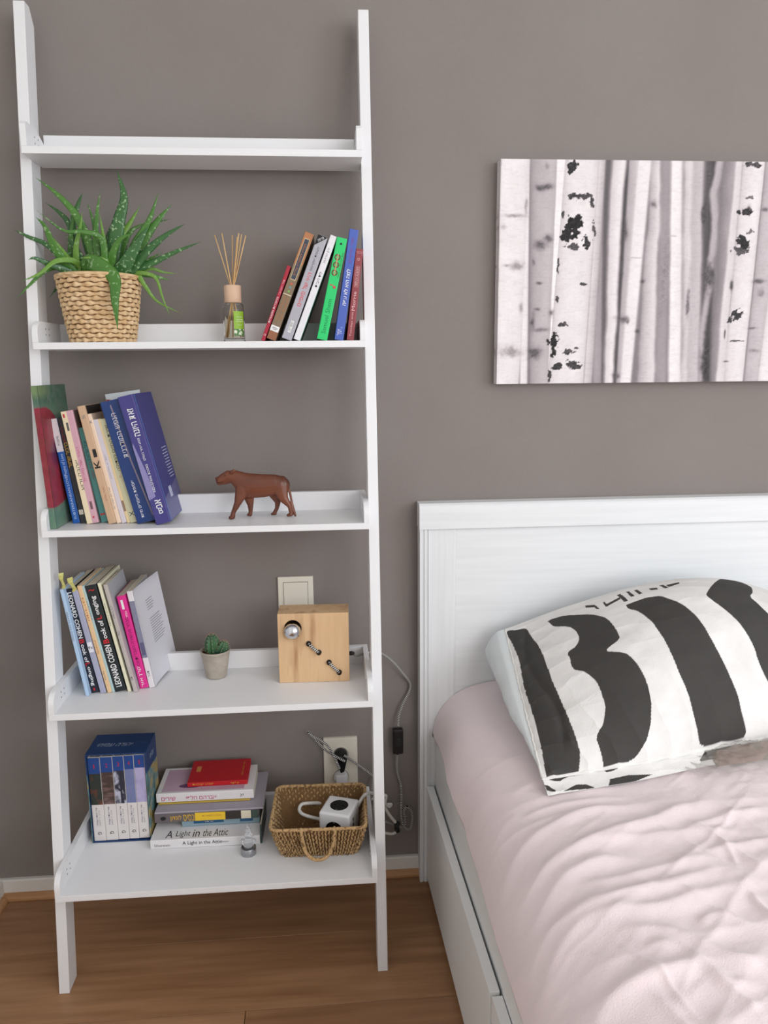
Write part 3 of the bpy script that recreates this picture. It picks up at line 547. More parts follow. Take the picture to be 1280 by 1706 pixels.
# ================================================================== ALOE IN WOVEN POT
PC = Vector((.1330, -.1165, Z2))
pot = thing('woven_plant_pot', 'tapered woven straw plant pot at the left of the second shelf', 'plant pot', PC)
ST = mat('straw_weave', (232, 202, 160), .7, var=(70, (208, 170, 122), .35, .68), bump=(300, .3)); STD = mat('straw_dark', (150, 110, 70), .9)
PH = .126; R0, R1 = .0585, .0775; NR = 15; NW = 40
def rad(z): return R0 + (R1 - R0) * (z / PH) ** .9
w = MB()
for i in range(NR):
    zc = .0045 + (PH - .009) * i / (NR - 1); hh = (PH - .009) / (NR - 1) * .50
    n = NW * 4; cs = 8; v = []; f = []
    jit = [random.uniform(-.0006, .0006) for _ in range(NW)]
    for k in range(n):
        a = 2 * math.pi * k / n; wave = math.cos(a * NW / 2 + math.pi * (i % 2)); r = rad(zc) + .0022 * wave; sq = .82 + .34 * max(0, wave)
        zz = zc + jit[k // 4 % NW]
        for j in range(cs):
            b = 2 * math.pi * j / cs; v.append(((r + .0017 * math.cos(b)) * math.cos(a), (r + .0017 * math.cos(b)) * math.sin(a), zz + hh * sq * math.sin(b)))
    for k in range(n):
        for j in range(cs): f.append((k * cs + j, ((k + 1) % n) * cs + j, ((k + 1) % n) * cs + (j + 1) % cs, k * cs + (j + 1) % cs))
    w.add(v, f, 0, True)
stuff(w.build('weave', ST, pot))
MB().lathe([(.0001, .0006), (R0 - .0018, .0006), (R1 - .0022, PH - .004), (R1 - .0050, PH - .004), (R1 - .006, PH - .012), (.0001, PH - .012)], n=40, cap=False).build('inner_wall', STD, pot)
rim = MB(); n = 60; pth = [Vector(((R1 + .0002) * math.cos(2 * math.pi * k / n), (R1 + .0002) * math.sin(2 * math.pi * k / n), PH - .0015)) for k in range(n)] 
rim.tube(pth + [pth[0], pth[1]], .0034, 8, cap=False).build('rim', ST, pot)
aloe = thing('aloe_plant', 'spreading green aloe with spotted leaves growing out of the woven pot', 'plant', PC + Vector((0, 0, PH)))
AL = []
def aloe_mat(nm, c1, c2, spot):
    m = bpy.data.materials.new(nm); m.use_nodes = True; nt = m.node_tree; b = nt.nodes['Principled BSDF']; b.inputs['Roughness'].default_value = .38
    tc = nt.nodes.new('ShaderNodeTexCoord'); vo = nt.nodes.new('ShaderNodeTexNoise'); vo.inputs['Scale'].default_value = 170; vo.inputs['Detail'].default_value = 1; nt.links.new(tc.outputs['Object'], vo.inputs['Vector'])
    r = nt.nodes.new('ShaderNodeValToRGB'); r.color_ramp.elements[0].position = .60; r.color_ramp.elements[0].color = (0, 0, 0, 1); r.color_ramp.elements[1].position = .68; r.color_ramp.elements[1].color = (spot, spot, spot, 1)
    nt.links.new(vo.outputs['Fac'], r.inputs[0])
    n2 = nt.nodes.new('ShaderNodeTexNoise'); n2.inputs['Scale'].default_value = 14; nt.links.new(tc.outputs['Object'], n2.inputs['Vector'])
    m1 = nt.nodes.new('ShaderNodeMixRGB'); m1.inputs[1].default_value = lin(c1); m1.inputs[2].default_value = lin(c2); nt.links.new(n2.outputs['Fac'], m1.inputs[0])
    m2 = nt.nodes.new('ShaderNodeMixRGB'); m2.inputs[2].default_value = lin((176, 206, 160)); nt.links.new(r.outputs[0], m2.inputs[0]); nt.links.new(m1.outputs[0], m2.inputs[1]); nt.links.new(m2.outputs[0], b.inputs['Base Color']); return m
AL = [aloe_mat('aloe_green', (54, 106, 38), (90, 142, 56), .5), aloe_mat('aloe_dark', (42, 86, 44), (68, 118, 62), .7), aloe_mat('aloe_light', (94, 140, 48), (122, 164, 72), .3)]
LV = [  # width(crop px), material, (base y, mid y, tip y), points in photo (offset 20,270, scale 3.879)
 (74,1,(-.125,-.130,-.120),[(640,690),(690,400),(725,230),(680,55)]), (76,0,(-.150,-.205,-.205),[(650,640),(655,740),(668,900),(683,1082)]),
 (44,0,(-.115,-.120,-.125),[(540,640),(430,370),(300,215),(150,97)]), (30,0,(-.140,-.160,-.175),[(600,700),(580,500),(460,450),(330,440),(160,312)]),
 (42,0,(-.140,-.170,-.190),[(395,705),(280,560),(215,420),(155,355)]), (30,1,(-.115,-.120,-.130),[(360,680),(240,545),(100,480),(10,435)]),
 (30,1,(-.150,-.180,-.195),[(360,705),(240,660),(150,622),(106,632)]), (28,2,(-.145,-.185,-.200),[(420,650),(290,640),(180,720),(60,772)]),
 (28,0,(-.130,-.170,-.195),[(350,680),(220,700),(120,790),(30,882)]), (26,1,(-.090,-.080,-.070),[(350,700),(300,800),(243,875)]),
 (40,1,(-.090,-.080,-.075),[(410,690),(395,400),(430,270),(457,200)]), (36,1,(-.090,-.075,-.070),[(420,690),(380,430),(310,330),(212,260)]),
 (32,2,(-.120,-.130,-.130),[(430,710),(415,560),(440,430),(455,318)]), (22,0,(-.110,-.110,-.110),[(560,690),(540,470),(515,350),(480,253)]),
 (38,0,(-.120,-.125,-.125),[(570,700),(545,520),(550,340),(572,188)]), (26,2,(-.130,-.140,-.140),[(625,690),(605,560),(585,440),(566,330)]),
 (46,2,(-.130,-.120,-.105),[(630,700),(680,520),(760,400),(830,280)]), (28,0,(-.115,-.105,-.095),[(690,690),(750,480),(820,415),(905,395)]),
 (50,0,(-.120,-.120,-.120),[(720,710),(800,530),(890,370),(947,197)]), (52,0,(-.115,-.115,-.110),[(760,710),(860,500),(950,370),(1032,275)]),
 (24,1,(-.100,-.095,-.090),[(740,700),(820,490),(920,400),(1030,367)]), (44,1,(-.130,-.140,-.140),[(760,715),(880,570),(1000,470),(1122,398)]),
 (40,1,(-.120,-.125,-.125),[(730,715),(890,660),(1060,580),(1224,515)]), (26,0,(-.115,-.115,-.115),[(780,710),(870,640),(975,582)]),
 (20,2,(-.110,-.105,-.100),[(790,715),(900,690),(980,712),(1070,722)]), (30,0,(-.120,-.120,-.115),[(790,720),(880,728),(950,745),(1025,765)]),
 (20,2,(-.130,-.140,-.140),[(780,720),(920,740),(975,880),(1024,1000)]), (24,2,(-.130,-.130,-.125),[(800,720),(860,800),(940,900),(1095,980)]),
 (40,0,(-.150,-.170,-.175),[(480,710),(520,660),(592,600)]), (36,2,(-.120,-.120,-.110),[(415,710),(340,600),(280,520),(222,440)]),
 (42,0,(-.100,-.100,-.095),[(400,700),(385,560),(385,440),(405,330)]), (56,1,(-.110,-.110,-.110),[(560,700),(500,560),(460,470),(430,400)]),
 (74,1,(-.140,-.150,-.150),[(700,715),(760,620),(830,500),(885,410)]), (34,0,(-.110,-.105,-.105),[(600,700),(590,600),(560,500),(535,440)]),
 (46,0,(-.135,-.150,-.160),[(640,705),(650,600),(700,500),(790,460)]), (50,1,(-.100,-.095,-.090),[(650,700),(620,560),(640,440),(670,360)]),
 (30,2,(-.145,-.165,-.170),[(620,700),(600,640),(520,620),(440,620)]), (16,2,(-.140,-.145,-.145),[(440,712),(452,680),(448,650)]),
 (60,1,(-.115,-.120,-.120),[(720,710),(800,640),(900,560),(985,500)]), (44,1,(-.110,-.110,-.110),[(480,700),(430,600),(400,540),(350,480)])]
CZ = PH
for wpx, mi, ys, pp in LV:
    n0 = len(pp); pts = []
    for k, (a, b) in enumerate(pp):
        t = k / (n0 - 1); y = ys[0] + (ys[1] - ys[0]) * t * 2 if t < .5 else ys[1] + (ys[2] - ys[1]) * (t * 2 - 1)
        pts.append(at(20 + a / 3.879, 270 + b / 3.879, Y=y))
    base = PC + Vector((0, 0, PH - .010)); p0 = pts[0]
    if wpx != 76:
        b0 = base.lerp(Vector((p0.x, p0.y, base.z)), .62); b0.z = base.z
        pts = ([b0] + pts) if (pts[0] - b0).length > .006 else pts
    else: pts = [base + Vector((0, -.02, .004)), base + Vector((.0, -.045, .030))] + pts[1:]
    path = spline(pts, 10); N = len(path); W = wpx / 3.879 * .00118 * .80
    o = aloe.location; v = []; f = []; cs = 8; m = MB(); L = 0
    view = Vector((0, -1, .05))
    for i, p in enumerate(path):
        s = i / (N - 1); t = (path[min(i + 1, N - 1)] - path[max(i - 1, 0)]).normalized()
        sd = t.cross(view).normalized(); up = sd.cross(t).normalized()
        ww = W * min(1, .80 + s * 1.2) * max(0.03, (1 - s ** 1.7)) ; th = ww * .34 + .0003
        for j in range(cs):
            a = 2 * math.pi * j / cs; x = math.cos(a) * ww; z = math.sin(a) * th - (x / max(ww, 1e-6)) ** 2 * th * -.6
            v.append(p - o + sd * x + up * z)
        if i % 2 == 0 and .05 < s < .93:
            for sg in (-1, 1):
                q = p - o + sd * ww * sg * .96; m.add([q - t * .0008, q + t * .0010, q + sd * sg * .0012 + t * .0008, q + up * .0004], [(0, 1, 2), (0, 2, 3), (1, 3, 2), (0, 3, 1)])
    for i in range(N - 1):
        for j in range(cs): f.append((i * cs + j, i * cs + (j + 1) % cs, (i + 1) * cs + (j + 1) % cs, (i + 1) * cs + j))
    f += [tuple(reversed(range(cs))), tuple((N - 1) * cs + j for j in range(cs))]
    m.add(v, f, 0, True).build('leaf', AL[mi], aloe)
MB().lathe([(.0001, .0), (.066, 0), (.0705, .0), (.0001, .003)], c=(0, 0, -.013), n=30, cap=False).build('soil', mat('potting_soil', (70, 48, 34), .95, var=(90, (40, 28, 20), .4, .6), bump=(200, .8)), aloe)

# ================================================================== REED DIFFUSER
GLASS = bpy.data.materials.new('clear_glass'); GLASS.use_nodes = True; gb = GLASS.node_tree.nodes['Principled BSDF']
gb.inputs['Transmission Weight'].default_value = 1; gb.inputs['Roughness'].default_value = .02; gb.inputs['IOR'].default_value = 1.18; gb.inputs['Base Color'].default_value = (.97, .98, .97, 1)
LIQ = bpy.data.materials.new('pale_oil'); LIQ.use_nodes = True; lb = LIQ.node_tree.nodes['Principled BSDF']
lb.inputs['Transmission Weight'].default_value = 1; lb.inputs['Roughness'].default_value = .0; lb.inputs['IOR'].default_value = 1.06; lb.inputs['Base Color'].default_value = (.97, .93, .80, 1)
DC = Vector((.3895, -.120, Z2))
dif = thing('reed_diffuser', 'glass reed diffuser with a pale wooden collar and green label', 'diffuser', DC)
MB().lathe([(.0001, .0001), (.0190, .0001), (.0212, .002), (.0212, .068), (.0195, .0735), (.012, .0755), (.0112, .0755), (.0112, .0745), (.0185, .0720), (.0196, .0665), (.0196, .0085), (.018, .007), (.0001, .007)], n=40, cap=False).build('bottle', GLASS, dif)
MB().lathe([(.0001, .0074), (.0178, .0074), (.0193, .009), (.0193, .050), (.0001, .050)], n=40, cap=False).build('oil', LIQ, dif)
MB().lathe([(.0001, .0757), (.0158, .0757), (.0165, .0765), (.0168, .1085), (.016, .1092), (.0062, .1092), (.006, .1090), (.006, .0960), (.0001, .0960)], n=36, cap=False).build('collar', mat('pale_turned_wood', (222, 190, 164), .55, var=(30, (210, 176, 148), .4, .65), stretch=(1, 1, .15)), dif)
lab = MB(); n = 16; aa = [math.radians(-92 + 62 * k / n + 8) for k in range(n + 1)]
for z0, z1, mi in ((.0120, .0250, 1), (.0250, .0590, 0)):
    lab.add([(.0214 * math.cos(a), .0214 * math.sin(a), z) for z in (z0, z1) for a in aa], [(k, k + 1, n + 2 + k, n + 1 + k) for k in range(n)], mi, True)
lo_ = lab.build('label', [mat('label_green', (140, 182, 48), .5), mat('label_leaves', (70, 120, 50), .5, var=(160, (226, 232, 210), .52, .6))], dif)
for zz, L, h in ((.048, .012, .0020), (.0428, .0145, .0026), (.0392, .0155, .0022), (.033, .010, .0014)):
    text(lo_, 'green garden' if h > .002 else 'home scent', (.0214 * math.cos(-.92) * 1.004 + .0003, .0214 * math.sin(-.92) * 1.004 - .0016, zz), (.80, .60, 0), (0, 0, 1), L, h, WINK)
REED = mat('rattan_reed', (222, 184, 132), .7, var=(60, (196, 152, 98), .4, .65), stretch=(1, 1, .1))
for (a, b, yb) in ((62, 178, .004), (160, 152, -.006), (302, 180, .010), (368, 200, .003), (388, 152, -.008), (428, 165, .006), (484, 182, -.004)):
    tip = at(350 + a / 8.125, 370 + b / 8.125, Y=-.120 + yb * 1.6) - DC; neck = Vector((tip.x * .12 + .000, yb * .35, .1092)); d = (neck - tip).normalized()
    foot = neck + d * ((neck.z - .0100) / -d.z); q = Vector((foot.x, foot.y)).length
    if q > .0165: foot.x *= .0165 / q; foot.y *= .0165 / q
    MB().tube([tip, neck, neck.lerp(foot, .5), foot], .00115, 8).build('reed', REED, dif)

# ================================================================== WOODEN PANTHER
HAIRW = mat('carved_brown_wood', (116, 64, 42), .36, var=(26, (78, 40, 26), .35, .7), stretch=(.25, 1, 1.0), spec=.5)
def pp(a, b, Y=-.150): return at(300 + a / 3.765, 750 + b / 3.765, Y=Y)
panther = None
pm = MB(); K = .000315
def cap(a, b, n=6):   # a,b = (x,z,y,rxz,ry)
    for i in range(n + 1):
        t = i / n; q = [a[k] * (1 - t) + b[k] * t for k in range(5)]; c = pp(q[0], q[1], q[2]); pm.ball(c, (q[3] * K, q[4] * K, q[3] * K), 14, 10)
Y0 = -.150
for a, b in (((300,170,Y0,37,32),(345,172,Y0,46,36)), ((345,172,Y0,46,36),(395,205,Y0,66,42)), ((395,205,Y0,66,42),(440,226,Y0,82,48)), ((440,226,Y0,82,48),(520,226,Y0,76,46)), ((520,226,Y0,76,46),(585,220,Y0,69,45)), ((585,220,Y0,69,45),(635,222,Y0,58,42)),
    ((252,192,Y0,28,24),(300,172,Y0,36,31)), ((248,205,Y0,20,20),(300,192,Y0,24,24)),
    ((392,250,-.156,46,26),(362,335,-.159,23,20)), ((362,335,-.159,23,20),(335,395,-.160,15,16)), ((335,395,-.160,15,16),(331,422,-.1600,17,18)), ((331,426,-.1600,13,18),(315,428,-.1605,11,16)),
    ((428,265,-.145,44,24),(442,345,-.142,20,18)), ((442,345,-.142,20,18),(444,392,-.142,13,14)), ((444,392,-.142,13,14),(440,406,-.142,15,16)), ((438,409,-.142,11,16),(428,410,-.142,9,14)),
    ((625,230,-.156,54,26),(650,305,-.158,30,20)), ((650,305,-.158,30,20),(688,352,-.158,15,15)), ((688,352,-.158,15,15),(697,398,-.1575,13,15)), ((697,408,-.1575,13,18),(678,413,-.158,10,16)),
    ((590,255,-.144,50,24),(614,325,-.141,20,18)), ((614,325,-.141,20,18),(608,370,-.140,13,14)), ((608,370,-.140,13,14),(594,396,-.140,13,15)), ((598,402,-.140,11,16),(578,405,-.140,9,14)),
    ((640,195,Y0,34,24),(668,215,Y0,14,12)), ((668,215,Y0,12,11),(690,268,-.152,9,9)), ((690,268,-.152,9,9),(703,335,-.155,8.5,9)), ((703,335,-.155,8.5,9),(716,385,-.157,9,9)), ((716,385,-.157,9,9),(724,415,-.158,8,9)),
    ((325,140,-.140,11,9),(338,130,-.138,10,6)), ((325,142,-.160,11,9),(338,132,-.162,10,6)), ((228,180,Y0,8,12),(236,178,Y0,9,12)), ((258,168,Y0,14,20),(300,142,Y0,14,22))): cap(a, b)
def pmods(o):
    r = o.modifiers.new('r', 'REMESH'); r.mode = 'VOXEL'; r.voxel_size = .0010; s = o.modifiers.new('s', 'SMOOTH'); s.factor = .5; s.iterations = 6
panther = modified('panther_figurine', pm.mesh('panther'), pmods, HAIRW)
zmin = min(v.co.z for v in panther.data.vertices); dz = Z3 - zmin
for v in panther.data.vertices: v.co.z += dz if v.co.z < zmin + .02 else dz * .5
tag(panther, 'carved brown wooden big cat walking to the left on the middle shelf', 'figurine')
EY = mat('carved_dark', (48, 22, 14), .4)
for (a, b, yo) in ((282, 158, -.0108), (232, 186, -.0065)): 
    c = pp(a, b, Y0 + yo); MB().ball(c, (.0016, .0009, .0010)).build('eye' if a > 250 else 'nostril', EY, panther)
m_ = MB().tube([pp(234, 204, Y0 - .0066), pp(252, 208, Y0 - .0080), pp(272, 200, Y0 - .0094)], .0005, 6).build('mouth', EY, panther)

# ================================================================== CACTUS
CC = Vector((.3188, -.1245, Z4)); CS = 1.0
cpot = thing('cactus_pot', 'small tapered grey-beige pot on the fourth shelf', 'plant pot', CC)
pr = [(.0001, .0003), (.0205, .0003), (.0222, .002)]
for k in range(22):
    t = k / 21; pr.append((.0222 + .0085 * t + .00022 * math.sin(k * 2.1), .003 + .052 * t))
pr += [(.0318, .0565), (.0324, .0600), (.0316, .0612), (.0300, .0606), (.0292, .052), (.0001, .051)]
MB().lathe(pr, n=44, cap=False).build('pot', mat('clay_grey_beige', (178, 168, 156), .6, var=(40, (166, 156, 144), .4, .6)), cpot)
cac = thing('cactus', 'two-lobed green ribbed cactus growing in the small grey pot', 'plant', CC + Vector((0, 0, .0515)))
CG = mat('cactus_green', (62, 104, 66), .55, var=(50, (44, 82, 60), .4, .65)); CSP = mat('cactus_spine', (170, 120, 96), .6); CAR = mat('areole_white', (214, 216, 190), .9)
def lobe(c, rx, rz, tiltx, nr):
    P = np.zeros((nr * 8, 17, 3)); 
    for i in range(nr * 8):
        a = 2 * math.pi * i / (nr * 8)
        for j in range(17):
            th = math.pi * j / 16 * .97 + .02; k = 1 + .13 * math.cos(nr * a) * math.sin(th) ** .5
            P[i, j] = (rx * k * math.sin(th) ** .8 * math.cos(a), rx * k * math.sin(th) ** .8 * math.sin(a), -rz * math.cos(th))
    M = Matrix.Translation(c) @ Matrix.Rotation(tiltx, 4, 'Y')
    R = np.array(M)[:3, :3]; T = np.array(M)[:3, 3]; P = P @ R.T + T
    body = link('lobe', grid_mesh(P, 'lobe', close_u=True), CG, cac)
    sp = MB(); ar = MB()
    for r_ in range(nr):
        a = 2 * math.pi * r_ / nr
        for j in range(2, 8):
            th = math.pi * (.16 + .11 * j); q = Vector((rx * 1.14 * math.sin(th) ** .8 * math.cos(a), rx * 1.14 * math.sin(th) ** .8 * math.sin(a), -rz * math.cos(th))); nn = Vector((math.cos(a) * math.sin(th), math.sin(a) * math.sin(th), -math.cos(th) * .7)).normalized()
            q2 = M @ q; n2 = (M.to_3x3() @ nn).normalized(); ar.ball(q2, .0007, 6, 4)
            for _ in range(5):
                d = (n2 + Vector((random.uniform(-.8, .8), random.uniform(-.8, .8), random.uniform(-.4, .9)))).normalized(); sp.tube([q2, q2 + d * random.uniform(.003, .006)], [.00014, .00004], 3)
    stuff(sp.build('spines', CSP, body)); stuff(ar.build('areoles', CAR, body))
lobe(Vector((-.0055, .000, .0180)), .0150, .0250, -.04, 9); lobe(Vector((.0160, -.004, .0120)), .0118, .0170, .42, 8)
so_ = MB(); 
for _ in range(160):
    a = random.uniform(0, 6.28); r = .0275 * math.sqrt(random.random()); so_.ball((r * math.cos(a), r * math.sin(a), .0022), (.0018, .0018, .0014), 6, 4)
MB().lathe([(.0001, .0018), (.0286, .0018), (.0001, .0024)], n=28, cap=False).build('soil', MATS['potting_soil'], cac)
stuff(so_.build('bark_chips', mat('bark_chip', (122, 72, 50), .9, var=(200, (80, 48, 36), .4, .6)), cac))

# ================================================================== CABLES
CBK = mat('braid_black', (24, 24, 26), .8); CWH = mat('braid_white', (214, 212, 208), .8)
def braid(name, pts, r, parent=None, step=.0010, n=10):
    p = resample(spline([Vector(q) for q in pts], 24), step)
    return MB().tube(p, r, n, mi=lambda i, k: 1 if ((i * 2 + k * 1) // 2) % 4 < 2 and True else 0).build(name, [CBK, CWH], parent)

# ================================================================== WOODEN BLOCK LAMP
LB = Vector((.4568, -.1762, Z4)); LW, LHH, LD, LYAW = .1475, .1515, .062, -.035
lamp = thing('block_lamp', 'cube-shaped natural wood lamp with a mirrored bulb and threaded braided cord', 'lamp', LB, (0, 0, LYAW))
LWOOD = mat('mango_wood', (212, 174, 132), .5, var=(9, (178, 134, 96), .3, .75), stretch=(5, 5, .55), bump=(30, .1), rgb3=(220, 184, 142))
def lp(px, py):   # photo point on the lamp front, in lamp space
    n = Matrix.Rotation(LYAW, 3, 'Z') @ Vector((0, -1, 0)); d = CR * ((px - 640) / FPX) - CU * ((py - 853) / FPX) + CF
    t = (LB - CAM_O).dot(n) / d.dot(n); q = CAM_O + d * t; return Matrix.Rotation(-LYAW, 3, 'Z') @ (q - LB)
blk = MB().box(0, LW, 0, LD, 0, LHH).mesh('blk')
holes = [lp(514.5, 1072), lp(531.5, 1086.5), lp(548.5, 1103), lp(565.5, 1119.5)]; hb = lp(488, 1047)
def lmods(o):
    cu = MB()
    cu.lathe([(.0182, -.01), (.0182, .045)], n=40, sm=False); cu.xf(Matrix.Translation((hb.x, 0, hb.z)) @ Matrix.Rotation(-math.pi / 2, 4, 'X'))
    for h in holes:
        c2 = MB().lathe([(.0048, -.01), (.0048, .018)], n=20, sm=False).xf(Matrix.Translation((h.x, 0, h.z)) @ Matrix.Rotation(-math.pi / 2, 4, 'X')); cu.add(c2.v, c2.f)
    co = bpy.data.objects.new('cut', cu.mesh('cut')); COL.objects.link(co)
    bv = o.modifiers.new('b', 'BEVEL'); bv.width = .0012; bv.segments = 2
    b = o.modifiers.new('x', 'BOOLEAN'); b.operation = 'DIFFERENCE'; b.object = co; b.solver = 'EXACT'; o['_c'] = co.name
blo = modified('block', blk, lmods, LWOOD, lamp, smooth=False)
for o in [o for o in bpy.data.objects if o.name == 'cut']: bpy.data.objects.remove(o)
GROM = mat('black_grommet', (26, 24, 26), .5)
for h in holes: MB().lathe([(.0047, -.0006), (.0052, -.0003), (.0056, .0002), (.0046, .0002), (.0044, .006), (.0047, .006)], n=24, cap=False).xf(Matrix.Translation((h.x, 0, h.z)) @ Matrix.Rotation(math.pi / 2, 4, 'X') @ Matrix.Translation((0, 0, -.004)).inverted() @ Matrix.Translation((0, 0, -.004))).build('grommet', GROM, lamp)
for a, b in ((holes[0], holes[1]), (holes[2], holes[3])):
    d = b - a; braid('threaded_cord', [(a.x, .016, a.z), (a.x, .004, a.z), a + d * .12 + Vector((0, -.0022, 0)), a + d * .5 + Vector((0, -.0042, 0)), a + d * .88 + Vector((0, -.0022, 0)), (b.x, .004, b.z), (b.x, .016, b.z)], .0030, lamp)
BB = Vector((hb.x - .0005, -.0040, hb.z - .0045)); 
bulb = MB().ball((0, 0, 0), .0180, 36, 24)
GB2 = bpy.data.materials.new('bulb_glass'); GB2.use_nodes = True; q_ = GB2.node_tree.nodes['Principled BSDF']; q_.inputs['Transmission Weight'].default_value = 1; q_.inputs['Roughness'].default_value = .02; q_.inputs['IOR'].default_value = 1.15
me = bulb.mesh('bulb'); ob = link('bulb', me, [GB2, mat('mirror_silver', (214, 218, 226), .06, metal=1)], lamp); ob.location = BB
for p in me.polygons: p.material_index = 1 if p.center.y < -.0035 else 0
MB().lathe([(.0125, 0), (.0125, .018), (.009, .020), (.0001, .020)], n=28, cap=False).xf(Matrix.Translation((BB.x, .012, BB.z)) @ Matrix.Rotation(-math.pi / 2, 4, 'X')).build('lamp_holder', BLACKP, lamp)
for k in range(3):
    MB()
MB().lathe([(.0032, 0), (.0046, .0006), (.0046, .006), (.0034, .010)], n=16).xf(Matrix.Translation((LW, .036, .0480)) @ Matrix.Rotation(math.pi / 2, 4, 'Y')).build('cord_grip', BLACKP, lamp)

lw = lambda v: Matrix.Translation(LB) @ Matrix.Rotation(LYAW, 4, 'Z') @ Vector(v)
c1 = lw((LW + .009, .036, .0485))
rope = [c1, at(594, 1092, Y=-.120), at(611, 1088, Y=-.088), at(626, 1087, Y=-.072), at(640, 1091, Y=-.050), at(657, 1105, Y=-.035), at(673, 1124, Y=-.025), at(681, 1134, Y=-.015), at(684, 1142, Y=-.012), at(681, 1154, Y=-.012), at(672, 1172, Y=-.018), at(665, 1192, Y=-.022), at(663.5, 1209, Y=-.024)]
lc = thing('lamp_cord', 'black and white braided lamp cord with an inline switch hanging between ladder and bed', 'cord', rope[0])
def rel(ps, o=lc): return [Vector(p) - o.location for p in ps]
braid('cord', rel(rope), .0028, lc)
swp = at(663, 1234, Y=-.026)
b_ = MB().box(-.0125, .0125, -.009, .009, -.031, .031).build('inline_switch', BLACKP, lc, bevel=.004, seg=3); b_.location = swp - lc.location
r_ = MB().box(-.0062, .0062, -.0102, -.0085, -.010, .010).build('rocker', mat('black_satin', (34, 34, 38), .3), b_, bevel=.0012)
braid('cord', rel([at(662.5, 1257, Y=-.024), at(661, 1275, Y=-.018), at(663, 1292, Y=-.012), at(668, 1306, Y=-.012), at(669, 1330, Y=-.016), at(668.5, 1352, Y=-.020), at(670, 1368, Y=-.022), at(676, 1380, Y=-.022), at(684, 1380, Y=-.016), at(687, 1365, Y=-.012), at(686, 1352, Y=-.010), at(678, 1343, Y=-.008)]), .0028, lc)
braid('cord', rel([at(678, 1343, Y=-.0075), at(673, 1352, Y=-.009), at(675, 1366, Y=-.012), at(672, 1378, Y=-.016), at(664, 1376, Y=-.020), at(655, 1373, Y=-.022), at(643, 1369, Y=-.024), at(630, 1364, Y=-.030), at(622, 1350, Y=-.034), at(617, 1336, Y=-.036), at(622, 1300, Y=-.034), at(626, 1297, Y=-.034), at(610, 1284, Y=-.032), at(592, 1271, Y=-.034), at(579, 1262, Y=-.036), at(572, 1258, Y=-.040)]), .0028, lc)
# second cord: bundled loop at the socket
tc_ = thing('bundled_cord', 'tied loop of braided cord in front of the cream wall socket', 'cord', at(513, 1221, Y=-.040))
rl2 = lambda ps: [Vector(p) - tc_.location for p in ps]
braid('cord', rl2([at(566, 1281, Y=-.0600), at(562, 1272, Y=-.060), at(556, 1258, Y=-.058), at(546, 1243, Y=-.052), at(532, 1232, Y=-.046), at(520, 1226, Y=-.040), at(514, 1220, Y=-.036), at(517, 1222, Y=-.030), at(530, 1237, Y=-.030), at(543, 1250, Y=-.036), at(556, 1258, Y=-.050), at(568, 1265, Y=-.058), at(576, 1269, Y=-.060)]), .0028, tc_)
plug = thing('black_plug', 'black plug in the upper half of the cream wall socket', 'plug', (.5837, -.0065, .332))
MB().lathe([(.0165, 0), (.0165, .014), (.014, .018), (.010, .030), (.006, .034)], n=24).xf(Matrix.Rotation(math.pi / 2, 4, 'X')).build('body', BLACKP, plug)
MB().prism([(-.0135, .004), (.0155, .004), (.012, -.012), (.008, -.030), (-.001, -.034), (-.006, -.014)], -.034, -.016, 'y').build('grip', BLACKP, plug, bevel=.002)
wp = thing('white_plug', 'white angled plug in the lower half of the wall socket, cable running down', 'plug', (.5837, -.0065, .274))
MB().lathe([(.0175, 0), (.0175, .012), (.015, .018), (.011, .024)], n=24).xf(Matrix.Rotation(math.pi / 2, 4, 'X')).build('body', WHITEP, wp)
MB().prism([(-.013, .016), (.013, .016), (.014, -.002), (.010, -.022), (.020, -.036), (.014, -.040), (-.002, -.030), (-.012, -.006)], -.028, -.012, 'y').build('grip', WHITEP, wp, bevel=.003)
WC = mat('white_cable', (222, 220, 216), .45)
wp_l = wp.location
MB().tube([p - wp_l for p in spline([wp_l + Vector((.014, -.020, -.034)), wp_l + Vector((.026, -.018, -.046)), wp_l + Vector((.036, -.016, -.060)), wp_l + Vector((.050, -.018, -.075)), at(622, 1330, Y=-.020), at(634, 1336, Y=-.022), at(640, 1322, Y=-.020)], 8)], .0030, 8).build('cable', WC, wp)

# ================================================================== SEAGRASS BASKET
def rrect(x0, x1, y0, y1, r, n):
    pts = []
    for cx, cy, a0 in ((x1 - r, y0 + r, -90), (x1 - r, y1 - r, 0), (x0 + r, y1 - r, 90), (x0 + r, y0 + r, 180)):
        for k in range(7): a = math.radians(a0 + 90 * k / 6); pts.append((cx + r * math.cos(a), cy + r * math.sin(a)))
    pts.append(pts[0]); d = [0]
    for a, b in zip(pts[:-1], pts[1:]): d.append(d[-1] + math.dist(a, b))
    out = []
    for k in range(n):
        s = d[-1] * k / n; j = max(i for i in range(len(d)) if d[i] <= s); j = min(j, len(pts) - 2); t = (s - d[j]) / max(d[j + 1] - d[j], 1e-9)
        out.append((pts[j][0] + (pts[j + 1][0] - pts[j][0]) * t, pts[j][1] + (pts[j + 1][1] - pts[j][1]) * t))
    return out
BK = Vector((.5340, -.2080, Z5))
bas = thing('seagrass_basket', 'flared rectangular seagrass basket holding the white cube, right on the bottom shelf', 'basket', BK, (0, 0, -.035))
SG = mat('seagrass', (176, 140, 96), .8, var=(120, (128, 96, 60), .35, .62), rgb3=(204, 170, 122), bump=(500, .4)); SGD = mat('seagrass_brown', (120, 90, 56), .95)  # liner gets an even mid brown, darker than the strands
BH = .080
def wall_ring(t, inset=0):   # half sizes at height fraction t
    hx = .0800 + .0180 * t ** .8 - inset; hy = .0520 + .0310 * t ** .8 - inset; return hx, hy
ws = MB(); rows = 13
